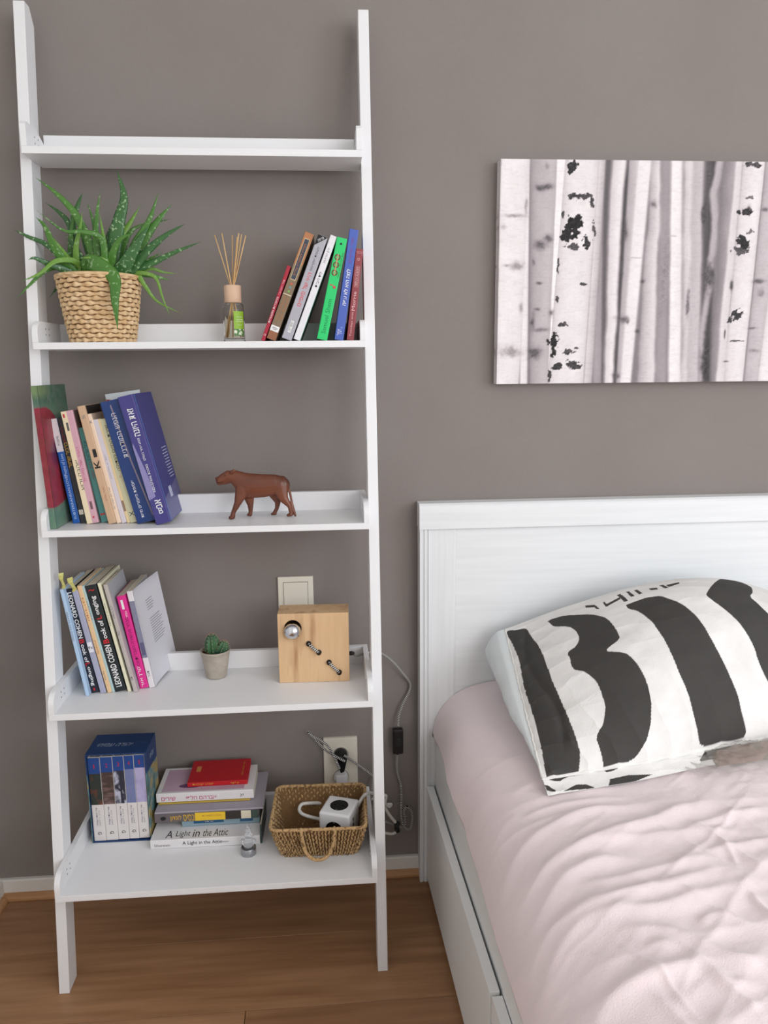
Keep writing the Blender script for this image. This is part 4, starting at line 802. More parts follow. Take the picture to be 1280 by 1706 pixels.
for i in range(rows):
    t = (i + .5) / rows; hx, hy = wall_ring(t); n = 96
    rg = rrect(-hx, hx, -hy, hy, .018, n)
    for k in range(n):
        x, y = rg[k]; x2, y2 = rg[(k + 1) % n]; tx, ty = x2 - x, y2 - y; L = math.hypot(tx, ty); tx /= L; ty /= L; nx, ny = ty, -tx
        off = .0012 * (1 if (k + i) % 2 else -1) + random.uniform(-.0006, .0006); z = BH * t + random.uniform(-.0008, .0008); sl = .0016 * (1 if i % 2 else -1)
        c = Vector((x + nx * off, y + ny * off, z)); a = Vector((tx * sl, ty * sl, .0048)); q = Vector((tx, ty, 0)) * .0027; w3 = Vector((nx, ny, 0)) * .0028
        v = [c - a * 1.05, c + q * .8 - a * .4, c + w3 - a * .4, c - q * .8 - a * .4, c - w3 - a * .4, c + q * .8 + a * .4, c + w3 + a * .4, c - q * .8 + a * .4, c - w3 + a * .4, c + a * 1.05]
        ws.add(v, [(0, 2, 1), (0, 3, 2), (0, 4, 3), (0, 1, 4), (1, 2, 6, 5), (2, 3, 7, 6), (3, 4, 8, 7), (4, 1, 5, 8), (9, 5, 6), (9, 6, 7), (9, 7, 8), (9, 8, 5)], 0, True)
stuff(ws.build('weave', SG, bas))
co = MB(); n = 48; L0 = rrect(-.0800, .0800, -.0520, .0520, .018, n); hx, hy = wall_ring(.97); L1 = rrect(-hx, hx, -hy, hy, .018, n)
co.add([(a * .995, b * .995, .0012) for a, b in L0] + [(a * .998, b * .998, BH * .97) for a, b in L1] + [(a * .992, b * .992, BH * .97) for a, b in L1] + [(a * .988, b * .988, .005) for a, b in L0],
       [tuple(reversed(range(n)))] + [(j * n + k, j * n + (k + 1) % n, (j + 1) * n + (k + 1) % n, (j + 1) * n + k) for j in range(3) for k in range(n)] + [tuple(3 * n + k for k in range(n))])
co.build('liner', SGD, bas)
def twist(path, R, r, turns, n=8, strands=3):
    m = MB(); N = len(path)
    for s in range(strands):
        q = []
        for i, p in enumerate(path):
            t = (path[(i + 1) % N] - path[i - 1 if i else 0]).normalized(); u = t.orthogonal() if abs(t.z) > .9 else t.cross(Vector((0, 0, 1))); u.normalize(); w = t.cross(u)
            a = turns * 2 * math.pi * i / N + 2 * math.pi * s / strands; q.append(p + (u * math.cos(a) + w * math.sin(a)) * R)
        m.tube(q, r, n)
    return m
hx, hy = wall_ring(1.0); rp = [Vector((a, b, BH)) for a, b in rrect(-hx, hx, -hy, hy, .016, 260)]; rp.append(rp[0])
stuff(twist(rp, .0016, .0022, 60).build('rim', SG, bas))
def handle(yy, sg):
    ph = [Vector((x, yy + sg * (.006 + .010 * (1 - (x / .033) ** 2)), BH - .006 - .052 * math.sqrt(max(0, 1 - (abs(x) / .0335) ** 2.6)))) for x in [-.0335 + .067 * k / 70 for k in range(71)]]
    twist(spline([ph[0] + Vector((0, -sg * .008, .006))] + ph[::5] + [ph[-1] + Vector((0, -sg * .008, .006))], 10), .0018, .0023, 22, 6).build('handle', SG, bas)
handle(-hy + .001, -1); handle(hy - .001, 1)

# ================================================================== WHITE CUBE SOCKET
CZb = Z5 + .0085
cub = thing('cube_socket', 'white cube power socket with black outlets sitting inside the seagrass basket', 'power socket', (.5760, -.2045, CZb + .0345), (0, 0, -.36))
hs = .0345
MB().box(-hs, hs, -hs, hs, -hs, hs).build('body', WHITEP, cub, bevel=.0065, seg=4)
def outlet(M):
    o = MB().lathe([(.0195, -.0002), (.0195, .0006), (.0182, .0007), (.0180, -.0001)], n=36, cap=False).xf(M).build('outlet', BLACKP, cub)
    MB().lathe([(.0182, .0003), (.0001, .0003)], n=36, cap=False).xf(M).build('outlet_face', mat('outlet_black', (12, 12, 14), .35), o)
    for a in (0, math.pi): MB().lathe([(.0026, .0004), (.0001, .0004)], n=12, cap=False).xf(M @ Matrix.Translation((.0095 * math.cos(a), .0095 * math.sin(a), .0002))).build('pin_hole', mat('hole_black', (2, 2, 2), .9), o)
    for a in (math.pi / 2, -math.pi / 2): MB().box(-.0016, .0016, -.001, .001, .0003, .0013).xf(M @ Matrix.Translation((.0176 * math.cos(a), .0176 * math.sin(a), 0))).build('earth_clip', SCREW, o)
outlet(Matrix.Translation((0, 0, hs))); outlet(Matrix.Translation((0, -hs, -.003)) @ Matrix.Rotation(math.pi / 2, 4, 'X'))
for zz in (.010, -.002): MB().box(hs - .0004, hs + .0003, -.013, -.007, zz, zz + .0075).build('usb_port', BLACKP, cub)
MB().lathe([(.0075, 0), (.0065, .006), (.0045, .010)], n=20).xf(Matrix.Translation((-hs, .002, -.008)) @ Matrix.Rotation(-math.pi / 2, 4, 'Y')).build('cable_boss', WHITEP, cub)
Mi = cub.matrix_basis.inverted() if False else (Matrix.Translation(cub.location) @ Matrix.Rotation(-.36, 4, 'Z')).inverted()
cbl = spline([Mi.inverted() @ Vector((-hs - .008, .002, -.008)), at(508, 1358, Z=.285), at(499, 1350, Z=.290), at(503, 1340, Z=.296), at(520, 1338, Z=.290), at(545, 1338, Z=.280)], 10)
MB().tube([Mi @ p for p in cbl], .0038, 10).build('cable', WC, cub)
cb2 = spline([at(592, 1350, Z=.285), at(597, 1342, Z=.303), at(604, 1329, Z=.322), at(612, 1322, Z=.334), at(622, 1322, Y=-.130), at(630, 1332, Y=-.100), at(640, 1344, Y=-.060), at(650, 1359, Y=-.045), at(659, 1370, Y=-.040)], 10)
MB().tube([Mi @ p for p in cb2], .0038, 10).build('cable', WC, cub)
e1 = at(662, 1374, Y=-.040)
MB().lathe([(.0050, -.006), (.0062, -.004), (.0062, .006), (.0040, .008)], n=14).xf(Mi @ Matrix.Translation(e1) @ Matrix.Rotation(.6, 4, 'Y')).build('cable_plug', BLACKP, cub)
# the other loose white lead by the wall
cb3 = spline([at(628, 1330, Y=-.028), at(643, 1325, Y=-.026), at(642, 1338, Y=-.028), at(648, 1344, Y=-.022), at(652, 1340, Y=-.020), at(644, 1340, Y=-.020)], 8)
wl = thing('white_lead', 'short white lead with a black end hooked up beside the right ladder rail', 'cable', at(628, 1330, Y=-.028))
MB().tube([p - wl.location for p in cb3], .0036, 8).build('cable', WC, wl)
cb4 = spline([at(630, 1386, Y=-.036), at(643, 1388, Y=-.034), at(654, 1389, Y=-.032), at(661, 1385, Y=-.032), at(662, 1381, Y=-.032)], 8)
MB().tube([p - wl.location for p in cb4], .0036, 8).build('cable', WC, wl)
MB().lathe([(.0045, -.007), (.0062, -.005), (.0062, .005), (.0040, .007)], n=14).xf(Matrix.Translation(at(662, 1382, Y=-.031) - wl.location) @ Matrix.Rotation(-.3, 4, 'Y')).build('plug_end', BLACKP, wl)

# ================================================================== GLASS FIGURINE ON A SILVER BASE
GF = Vector((.3834, -.2400, Z5))
gf = thing('glass_ornament', 'small clear glass figure on a round silver base in front of the book pile', 'ornament', GF)
MB().lathe([(.0001, .0002), (.0150, .0002), (.0158, .001), (.0158, .0150), (.0150, .0158), (.0130, .0158), (.0125, .0135), (.0001, .0135)], n=40, cap=False).build('base', mat('brushed_silver', (176, 178, 184), .28, metal=1), gf)
g_ = MB()
FROST = bpy.data.materials.new('frosty_glass'); FROST.use_nodes = True; fb_ = FROST.node_tree.nodes['Principled BSDF']; fb_.inputs['Transmission Weight'].default_value = .8; fb_.inputs['Roughness'].default_value = .06; fb_.inputs['IOR'].default_value = 1.25; fb_.inputs['Base Color'].default_value = (.95, .97, 1, 1)
def gmods(o):
    r = o.modifiers.new('r', 'REMESH'); r.mode = 'VOXEL'; r.voxel_size = .0008; s = o.modifiers.new('s', 'SMOOTH'); s.iterations = 4
for c, r in (((0, 0, .026), (.0125, .0105, .0125)), ((-.011, -.002, .030), (.005, .005, .006)), ((.011, 0, .028), (.0055, .005, .0065)), ((.001, 0, .042), (.0092, .0080, .0075)), ((0, 0, .0515), (.0062, .0058, .0058)), ((0, 0, .059), (.0030, .0030, .0055)), ((0, 0, .0645), (.0016, .0016, .004))): g_.ball(c, r, 16, 10)
modified('glass_figure', g_.mesh('g'), gmods, FROST, gf)

# ================================================================== BIRCH PICTURE
def px2x(px, py):
    t = (py - 265) / 375.; return (.9449 + (px - 836) * .0013014) * (1 - t) + (.9407 + (px - 826) * .0013744) * t
PX0, PX1, PZ0, PZ1 = .9425, 2.02, 1.2035, 1.6655
nx, nz = 800, 340
X, Zg = np.meshgrid(np.linspace(PX0, PX1, nx), np.linspace(PZ0, PZ1, nz), indexing='ij'); T_ = (PZ1 - Zg) / (PZ1 - PZ0)
V = 136 + 30 * (fbm(X * 30, T_ * 3, 1) - .5)
def trunk(a0, a1, b0, b1, v0, v1, blur, shade=.12, wob=.0, seed=0):
    """px extents at the top (a0..a1) and bottom (b0..b1), brightness left->right"""
    global V
    xl = px2x(a0, 265) * (1 - T_) + px2x(b0, 640) * T_; xr = px2x(a1, 265) * (1 - T_) + px2x(b1, 640) * T_
    dx = wob * (fbm(T_ * 7 + seed, T_ * 0 + seed, seed) - .5); xl = xl + dx; xr = xr + dx; e = blur * .0013
    m = sst(-e, e, X - xl) * sst(-e, e, xr - X); s = np.clip((X - xl) / (xr - xl), 0, 1)
    val = v0 + (v1 - v0) * s - 255 * shade * (2 * s - 1) ** 4 + 14 * (fbm(X * 40, T_ * 12 + seed, seed + 5) - .5)
    V = V * (1 - m) + val * m
trunk(1090, 1116, 1088, 1110, 165, 150, 5); trunk(1098, 1116, 1088, 1108, 160, 165, 4)
trunk(1136, 1160, 1130, 1163, 205, 240, 6, .1, .01, 3); trunk(1155, 1174, 1140, 1160, 190, 205, 5, .05, .01, 4)
trunk(1174, 1192, 1162, 1181, 104, 74, 5, 0, .004, 5); trunk(1190, 1204, 1158, 1166, 190, 175, 4, .0, .02, 9); trunk(1203, 1225, 1181, 1197, 130, 175, 5, 0, .01, 6); 
trunk(1225, 1238, 1190, 1206, 226, 214, 3, .05, .006, 7)
trunk(984, 1004, 984, 1003, 172, 160, 4); trunk(1004, 1018, 999, 1004, 96, 120, 4, 0); trunk(1038, 1049, 1018, 1025, 72, 84, 4, 0)
trunk(1082, 1100, 1057, 1088, 178, 240, 4, .15, .008, 8); trunk(1045, 1062, 1023, 1035, 176, 205, 3); trunk(1060, 1083.5, 1030, 1048, 236, 242, 3, .04)
trunk(1016, 1040, 1003, 1018, 215, 246, 4, .1, .006, 2); trunk(1116, 1136.5, 1109, 1131, 246, 236, 4, .08, .004, 4)
trunk(994.5, 1007.5, 969, 984, 230, 190, 3); trunk(925, 941, 908, 911, 250, 246, 1.5, 0)
trunk(883, 926.5, 881, 911, 176, 206, 1.6, .10, .002, 11); trunk(872, 882, 865, 877.5, 246, 236, 2, .1); trunk(835, 881.5, 826, 864.5, 246, 238, 2.5, .05, .003, 12)
trunk(940.5, 995.8, 911, 969, 232, 240, .9, .10, .0015, 13); trunk(1276, 1312, 1238, 1262, 186, 206, 3, .1); trunk(1310, 1350, 1261, 1300, 232, 240, 3, .08); trunk(1238, 1275.5, 1204, 1236.5, 222, 238, 1, .08, .0015, 14)
rx = random.Random(11); cx = 1352
while cx < 1700:
    w_ = rx.uniform(14, 40); sh = rx.uniform(-30, -12); trunk(cx, cx + w_, cx + sh - 12, cx + w_ + sh - 12, rx.uniform(150, 235), rx.uniform(190, 245), rx.uniform(1, 5), .12, .004, rx.randrange(50)); cx += w_ + rx.uniform(0, 12)
N1 = fbm(X * 110, Zg * 110, 201, 4) - .5; N2 = fbm(X * 110, Zg * 110, 211, 4) - .5; N3 = fbm(X * 240, Zg * 330, 221, 3); N4 = fbm(X * 60, Zg * 60, 231, 3) - .5
def mark(px, py, wx, wz, dark, rough=1.0, seed=0, thr=.5):
    global V
    cx, cz = px2x(px, py), PZ1 - (py - 265) / 375. * (PZ1 - PZ0); ax, az = wx * .00134 * .76, wz * .00134 * .76
    if rough <= .3:   # soft, out of focus
        q = np.exp(-((((X - cx) + N4 * ax * 1.6) / ax) ** 2 + (((Zg - cz) + N1 * az * 1.2) / az) ** 2)); m = np.clip(q * 1.15, 0, 1) * .82
    else:
        r2 = (((X - cx) + N1 * ax * 2.6) / (ax * 1.25)) ** 2 + (((Zg - cz) + N2 * az * 2.6) / (az * 1.25)) ** 2
        q = 1 - r2; m = np.clip((q * 2.2 - rough * 2.4 * (N3 - .34)) * 2.2, 0, 1) * (q > -.1)
    V = V * (1 - m) + (dark + 50 * (N3 - .5)) * m
A_ = lambda a, b: (820 + a / 4.265, 250 + b / 4.265); B_ = lambda a, b: (1040 + a / 4.267, 250 + b / 4.267)
for i, (f, a, b, w_, h_, d_, r_) in enumerate([(A_, 555, 110, 50, 40, 60, .7), (A_, 590, 320, 55, 28, 70, .7), (A_, 665, 310, 45, 28, 80, .7), (A_, 700, 350, 22, 35, 80, .7), (A_, 560, 540, 62, 75, 45, .45), (A_, 610, 500, 30, 60, 45, .4), (A_, 520, 590, 45, 60, 50, .5), (A_, 655, 640, 26, 50, 60, .6), (A_, 580, 670, 40, 25, 90, .9), (A_, 710, 540, 18, 50, 90, .8), (A_, 628, 935, 32, 17, 70, .4), (A_, 490, 1232, 42, 18, 80, .7), (A_, 430, 1340, 38, 62, 45, .45), (A_, 425, 1420, 22, 40, 50, .5), (A_, 525, 1430, 60, 24, 80, .8), (A_, 590, 1400, 20, 8, 90, .5), (A_, 460, 1535, 42, 26, 65, .6), (A_, 560, 1525, 60, 30, 75, .8), (A_, 400, 1600, 14, 50, 70, .6), (A_, 452, 1030, 14, 26, 80, .6), (A_, 460, 800, 10, 60, 80, .6), (A_, 495, 440, 10, 30, 80, .6),
    (A_, 370, 250, 62, 22, 90, .2), (A_, 330, 265, 30, 25, 95, .3), (A_, 395, 610, 40, 30, 95, .3), (A_, 335, 655, 42, 34, 95, .3), (A_, 328, 925, 24, 12, 90, .1), (A_, 312, 1115, 24, 12, 105, .2), (A_, 300, 1435, 52, 42, 80, .2), (A_, 283, 1210, 18, 60, 90, .2), (A_, 340, 1265, 60, 16, 110, .3), (A_, 415, 1140, 20, 26, 110, .3), (A_, 290, 780, 14, 30, 110, .2), (A_, 380, 110, 20, 26, 150, .3),
    (A_, 150, 452, 90, 14, 160, .1), (A_, 80, 530, 24, 20, 185, .1), (A_, 180, 805, 46, 36, 150, .2), (A_, 110, 800, 30, 12, 170, .1), (A_, 125, 1420, 80, 44, 150, .25), (A_, 240, 380, 14, 50, 165, .1), (A_, 200, 1100, 14, 40, 165, .1), (A_, 910, 1190, 50, 26, 95, .1), (A_, 935, 560, 20, 70, 85, .1), (A_, 865, 1610, 30, 26, 100, .1), (A_, 910, 800, 12, 80, 95, 0),
    (B_, 850, 415, 52, 34, 60, .5), (B_, 880, 400, 20, 30, 60, .3), (B_, 835, 630, 50, 42, 50, .35), (B_, 830, 690, 60, 30, 90, .8), (B_, 795, 1160, 54, 34, 62, .5), (B_, 740, 1195, 24, 36, 75, .5), (B_, 760, 950, 14, 44, 60, .2), (B_, 900, 85, 70, 24, 80, .8), (B_, 716, 1512, 20, 7, 80, .1), (B_, 708, 1300, 8, 34, 80, .2), (B_, 790, 1358, 46, 8, 110, .7), (B_, 900, 315, 30, 14, 120, .6), (B_, 900, 550, 34, 20, 120, .8), (B_, 196, 365, 28, 26, 105, .1), (B_, 120, 913, 20, 14, 90, .1), (B_, 88, 1280, 22, 14, 90, .1), (B_, 960, 915, 52, 18, 100, .1), (B_, 970, 1000, 30, 34, 140, .1), (B_, 915, 1262, 40, 9, 100, .1), (B_, 1000, 400, 36, 18, 100, .1), (B_, 10, 1210, 14, 18, 110, .1), (B_, 590, 880, 40, 120, 80, .1), (B_, 570, 1500, 40, 200, 70, .1), (B_, 600, 150, 22, 90, 95, .1), (B_, 560, 430, 20, 120, 80, .1), (B_, 440, 1080, 16, 120, 110, 0), (B_, 270, 880, 30, 300, 150, 0), (B_, 910, 1430, 44, 16, 150, .2), (B_, 60, 745, 60, 5, 190, 0), (B_, 345, 590, 40, 6, 200, 0)]): mark(*f(a, b), w_ / 4.27, h_ / 4.27, d_, r_, i)
for i in range(26): mark(1290 + rx.uniform(20, 380), rx.uniform(270, 630), rx.uniform(4, 10), rx.uniform(3, 8), rx.uniform(60, 110), .5, i)
V = V - 7 * sst(.55, .8, fbm(X * 90, Zg * 420, 301, 2)) * sst(150, 210, V) - 9 * (fbm(X * 300, Zg * 300, 302, 2) - .5); V = np.clip(V, 0, 255) / 255; Lm = np.where(V <= .04045, V / 12.92, ((V + .055) / 1.055) ** 2.4)
dk = np.clip(1 - V * 1.1, 0, 1)[..., None]; md_ = (4 * V * (1 - V))[..., None]; C = Lm[..., None] * (np.array([.99, .955, .96]) * (1 - dk) + np.array([.97, .96, 1.02]) * dk) * (1 + md_ * np.array([.05, -.045, -.02])) * .97
bl = (sst(1166, 1172, px2x(0, 0) * 0 + 1168) * 0)
pic = thing('birch_picture', 'wide canvas print of pale birch trunks on the wall above the headboard', 'picture', (PX0, -.0300, PZ0))
Pg = np.stack([X - PX0, np.zeros_like(X) - .00015, Zg - PZ0], -1)
link('canvas_print', grid_mesh(Pg, 'canvas_print', C, smooth=False), attr_mat('birch_print', .75, None), pic)
MB().box(0, PX1 - PX0, 0, .0295, 0, PZ1 - PZ0).build('canvas', mat('canvas_edge', (206, 206, 212), .8, bump=(900, .2)), pic, bevel=.0008)
# wrapped print on the left edge
E_ = Pg[0:1].repeat(14, 0).copy(); E_[..., 0] = -.00015; E_[..., 1] = np.linspace(0, .029, 14)[:, None]
link('edge_print', grid_mesh(E_[::-1].copy(), 'edge_print', C[0:14][::-1].copy() * .9, smooth=False), bpy.data.materials['birch_print'], pic)

# ================================================================== BED
BW = mat('whitewashed_wood', (236, 238, 240), .45, var=(7, (230, 232, 234), .35, .65), stretch=(.5, 1, 12), bump=(24, .008), spec=.35)
BWV = mat('whitewashed_wood_upright', (236, 238, 240), .45, var=(7, (229, 231, 233), .35, .65), stretch=(12, 1, .5), bump=(24, .008), spec=.35)
GRW = mat('bed_side_white', (242, 243, 243), .5)
bed = thing('bed', 'white wooden bed with grained headboard and drawers under its side', 'bed', (.7700, -.0250, 0), (0, 0, 0))
bx = lambda x: x - .7700
BWD = 1.52
MB().prism([(.0230, .885), (-.0230, .885), (-.0230, .932), (-.0185, .9385), (-.0130, .9425), (.0230, .9425)], bx(.7700), bx(.7700) + BWD, 'x').build('top_rail', BW, bed, bevel=.0008)
def post(x0):
    m = MB(); y = -.0200
    prof = [(0, .0228), (0, y), (.0072, y), (.0078, y + .003), (.0100, y + .003), (.0106, y), (.0168, y), (.0174, y + .003), (.0190, y + .003), (.0196, y - .0000), (.0215, y), (.0215, y + .006), (.0800, y + .006), (.0815, y + .0075), (.0835, y + .0075), (.0835, .0228)]
    m.prism([(a, b) for a, b in prof], 0.0002, .8848, 'z'); o = m.build('post', BWV, bed); o.location.x = x0; return o
post(bx(.7712))
p2 = post(0); p2.rotation_euler = (0, 0, 0); p2.scale = (-1, 1, 1); p2.location.x = BWD - .0012
MB().box(.0850, BWD - .0850, -.0120, .0200, .30, .8848).build('headboard_panel', BW, bed)
# side rail and drawers (the bed stands very slightly askew)
YW = -.019
side = MB().box(0, .018, -1.95, -.002, .20, .3805).build('side_rail', GRW, bed, bevel=.001); side.location = (bx(.8090), -.0210, 0); side.rotation_euler.z = .030
yy = -.045
for k in range(3):
    L = .612; d = MB().box(0, .0170, -L, 0, .0180, .2560).build('drawer', GRW, bed, bevel=.0008)
    M = Matrix.Rotation(.030, 3, 'Z'); o = M @ Vector((0, yy + .025, 0)); d.location = (bx(.7868) + o.x + (.003 if k else 0), o.y, -.004 if k else 0); d.rotation_euler.z = .030
    MB().box(.0172, .3, -L + .01, -.01, .03, .18).build('drawer_box', GRW, d)
    yy -= L + .004
MB().box(.060, .070, -1.95, -.01, 0.0002, .16).build('plinth', GRW, bed).location = (bx(.7990), -.021, 0)
MB().box(.0, BWD - .11, -.02, 0, .0002, .40).build('foot_board', GRW, bed).location = (bx(.83), -1.99, 0)
MB().box(0, .018, -1.95, -.002, .0002, .4050).build('side_rail', GRW, bed).location = (bx(2.235), -.021, 0)
MB().box(.0, 1.38, -1.93, -.02, .33, .35).build('slat_base', GRW, bed).location = (bx(.845), -.025, 0)
# ---- sheet over mattress
na, nb = 460, 620
a = np.linspace(0, 1, na) ** 1.55; b = np.linspace(0, 1, nb) ** 1.5
XX = .8040 + 1.44 * a; YY = -.0405 - 1.90 * b
Xg, Yg = np.meshgrid(XX, YY, indexing='ij')
xs = .0095 + .017 * (-Yg - .05)  # slight skew of the edge following the frame
Zs = .522 - .092 * np.exp(-(Xg - .804) / .052) - .034 * np.exp(-((Xg - .804) / .010))
def ridge(p, sharp): return 1 - np.abs(np.sin(p)) ** sharp
fade = sst(-.02, .20, Xg - .82); lowf = sst(.16, .40, -Yg)
def crease(ax, ay, seed, p=2.0, o=3):
    return (1 - np.abs(2 * fbm(ax, ay, seed, o) - 1)) ** p
wx_ = .05 * (fbm(Xg * 4, Yg * 4, 21) - .5); wy_ = .05 * (fbm(Xg * 4, Yg * 4, 23) - .5)
r1 = (Yg - .17 * Xg + wy_); s1 = (Xg + .17 * Yg + wx_)
hgt = .0065 * crease(s1 * 1.3, r1 * 14, 31, 2.0, 2) * (.30 + .9 * fbm(Xg * 3, Yg * 4, 41)) * lowf
r2 = (Yg * .80 - .60 * Xg + wy_); s2 = (Xg * .8 + .6 * Yg + wx_)
hgt += .0045 * crease(s2 * 2.2, r2 * 20, 33, 3.0, 3) * sst(.42, .62, fbm(Xg * 4 + 3, Yg * 4, 43)) * lowf
r3 = (Yg * .50 + .86 * Xg + wx_); s3 = (Xg * .5 - .86 * Yg + wy_)
hgt += .0036 * crease(s3 * 2.4, r3 * 24, 35, 3.5, 3) * sst(.46, .66, fbm(Xg * 4 + 7, Yg * 4 + 5, 45)) * sst(.42, .70, -Yg) * sst(.05, .25, Xg - .8)
def fold(pts, w, h, sharp=1.6):
    global hgt
    q = [at(840 + a / 2.1636, 1250 + b / 2.1636, Z=.522) for a, b in pts]; q = spline([Vector((p.x, p.y, 0)) for p in q], 5); best = np.full(Xg.shape, 9.); par = np.zeros(Xg.shape); n = len(q) - 1
    for i in range(n):
        a, b_ = q[i], q[i + 1]; dx, dy = b_.x - a.x, b_.y - a.y; L2 = dx * dx + dy * dy + 1e-12
        t = np.clip(((Xg - a.x) * dx + (Yg - a.y) * dy) / L2, 0, 1); d = np.hypot(Xg - a.x - t * dx, Yg - a.y - t * dy); m = d < best; best = np.where(m, d, best); par = np.where(m, (i + t) / n, par)
    ends = sst(0, .22, par) * sst(1, .78, par); w_ = w * (.75 + .5 * fbm(Xg * 9, Yg * 9, 500))
    hgt = hgt + h * np.exp(-(best / w_) ** sharp) * (.25 + .75 * ends)
for pts, w, h in (([(55, 205), (200, 190), (430, 172)], .010, .0050), ([(-40, 430), (40, 310), (150, 262), (300, 222), (450, 214)], .013, .0075), ([(60, 470), (110, 420), (175, 370), (330, 318), (520, 268), (640, 222), (760, 190)], .014, .0095),
    ([(60, 590), (130, 510), (220, 430), (330, 396), (450, 388)], .014, .0085), ([(280, 330), (480, 320), (700, 300), (860, 300)], .011, .0045), ([(250, 470), (420, 460), (620, 420), (760, 400)], .012, .0060), ([(20, 720), (120, 615), (240, 545), (420, 520), (600, 500), (740, 455)], .014, .0095),
    ([(80, 920), (110, 780), (190, 655), (310, 580), (560, 570), (720, 525), (940, 478)], .015, .0100), ([(300, 980), (350, 890), (420, 838), (560, 798), (730, 765)], .015, .0095), ([(400, 635), (600, 658), (780, 740), (960, 800)], .012, .0065), ([(430, 700), (560, 800), (620, 880), (720, 990)], .0045, .0032),
    ([(500, 700), (640, 720), (800, 840), (940, 860)], .010, .0045), ([(770, 320), (820, 390), (835, 420)], .005, .0040), ([(880, 520), (940, 590), (1000, 640)], .008, .006), ([(740, 810), (850, 900), (930, 960)], .008, .005), ([(540, 870), (620, 950), (680, 1020)], .008, .004), ([(640, 300), (800, 250), (950, 215)], .010, .006), ([(700, 380), (860, 350), (1000, 330)], .010, .0055), ([(20, 130), (140, 100), (330, 150)], .016, .004), ([(700, 640), (760, 600), (900, 640)], .008, .004), ([(-60, 250), (0, 200), (60, 190)], .014, .004)): fold(pts, w, h)
rgt = sst(.02, .22, Xg - 1.02); hgt += .0013 * rgt * (crease(s3 * 6, r3 * 30, 61, 4, 3) - .3) * lowf + .0016 * rgt * (fbm(Xg * 40, Yg * 60, 64, 3) - .5)
hgt += .006 * (fbm(Xg * 3.1, Yg * 3.1, 51) - .5) + .0030 * (fbm(Xg * 20, Yg * 34, 52, 3) - .5)
drape = ridge((Yg + .9 * (Xg - .8)) * 26 + 3 * fbm(Xg * 3, Yg * 4, 61), .8) * np.exp(-((Xg - .86) / .07) ** 2) * lowf; hgt += .005 * drape
hgt += .009 * np.exp(-((Xg - .80) / .03) ** 2) * (fbm(Yg * 9, Yg * 0, 62) - .5) * 2
Zs = Zs + hgt * (.35 + .65 * fade) 
Xs = Xg - (xs * 0)
skew = -.0 * Yg
Pm = np.stack([Xs + .012 * (fbm(Yg * 7, Yg * 0 + 2, 63) - .5) * np.exp(-((Xg - .80) / .03) ** 2), Yg, Zs], -1)
sk = []
for k, (dx, z) in enumerate(((.0005, -.004), (.004, -.008), (.012, -.009))):
    r0 = Pm[0].copy(); r0[:, 0] += dx; r0[:, 2] = np.maximum(r0[:, 2] + z, .3815) if k == 0 else .3812; sk.append(r0)
zb = Pm[0].copy(); zb[:, 0] += .055; zb[:, 2] = .3812; zc_ = zb.copy(); zc_[:, 2] = .3812
Pm = np.concatenate([np.stack([zc_, zb] + sk[::-1]), Pm], 0)
rb = Pm[-1].copy(); rb[:, 2] = .3812; Pm = np.concatenate([Pm, rb[None]], 0)
f0 = Pm[:, 0:1].copy(); f0[..., 2] = .3812; f1 = Pm[:, -1:].copy(); f1[..., 2] = .3812
Pm = np.concatenate([f0, Pm, f1], 1)
SHEET = mat('pale_pink_cotton', (240, 224, 226), .85, bump=(420, .35), sheen=.3, spec=.15)
sh = link('bed_sheet', grid_mesh(Pm[:, ::-1].copy(), 'bed_sheet'), SHEET); tag(sh, 'crumpled pale pink sheet stretched over the mattress of the white bed', 'sheet')

# ================================================================== PILLOW
def pillow_pt(u, v):
    w = np.clip(v, 0, 1)
    fy = -.505 + .015 * np.clip(u / .2, 0, 1) + .07 * np.clip((u - .2) / .45, 0, 1) ** 1.1
    F = np.stack([.928 + .72 * u, fy, .535 + .012 * np.sin(np.pi * u)], -1)
    B = np.stack([.955 + .70 * u, -.105 + 0 * u, .665 + .085 * np.sin(np.pi * np.clip(u, 0, 1) ** 1.25) ** .7], -1)
    P = F + (B - F) * w[..., None]; su = np.sin(np.pi * np.clip(u, 0, 1) ** 1.25)
    h = .13 * np.abs(su) ** .6 * np.abs(np.sin(np.pi * w ** .95)) ** .6 + .006 * su * np.sin(9 * u + 4 * v) * np.sin(np.pi * w)
    P = P + h[..., None] * np.array([0, -.40, .916]); k = np.clip(-v, 0, 1) / .12 * (1 - .75 * sst(.48, .58, u))
    return P + k[..., None] * np.array([0, -.034, -.012])
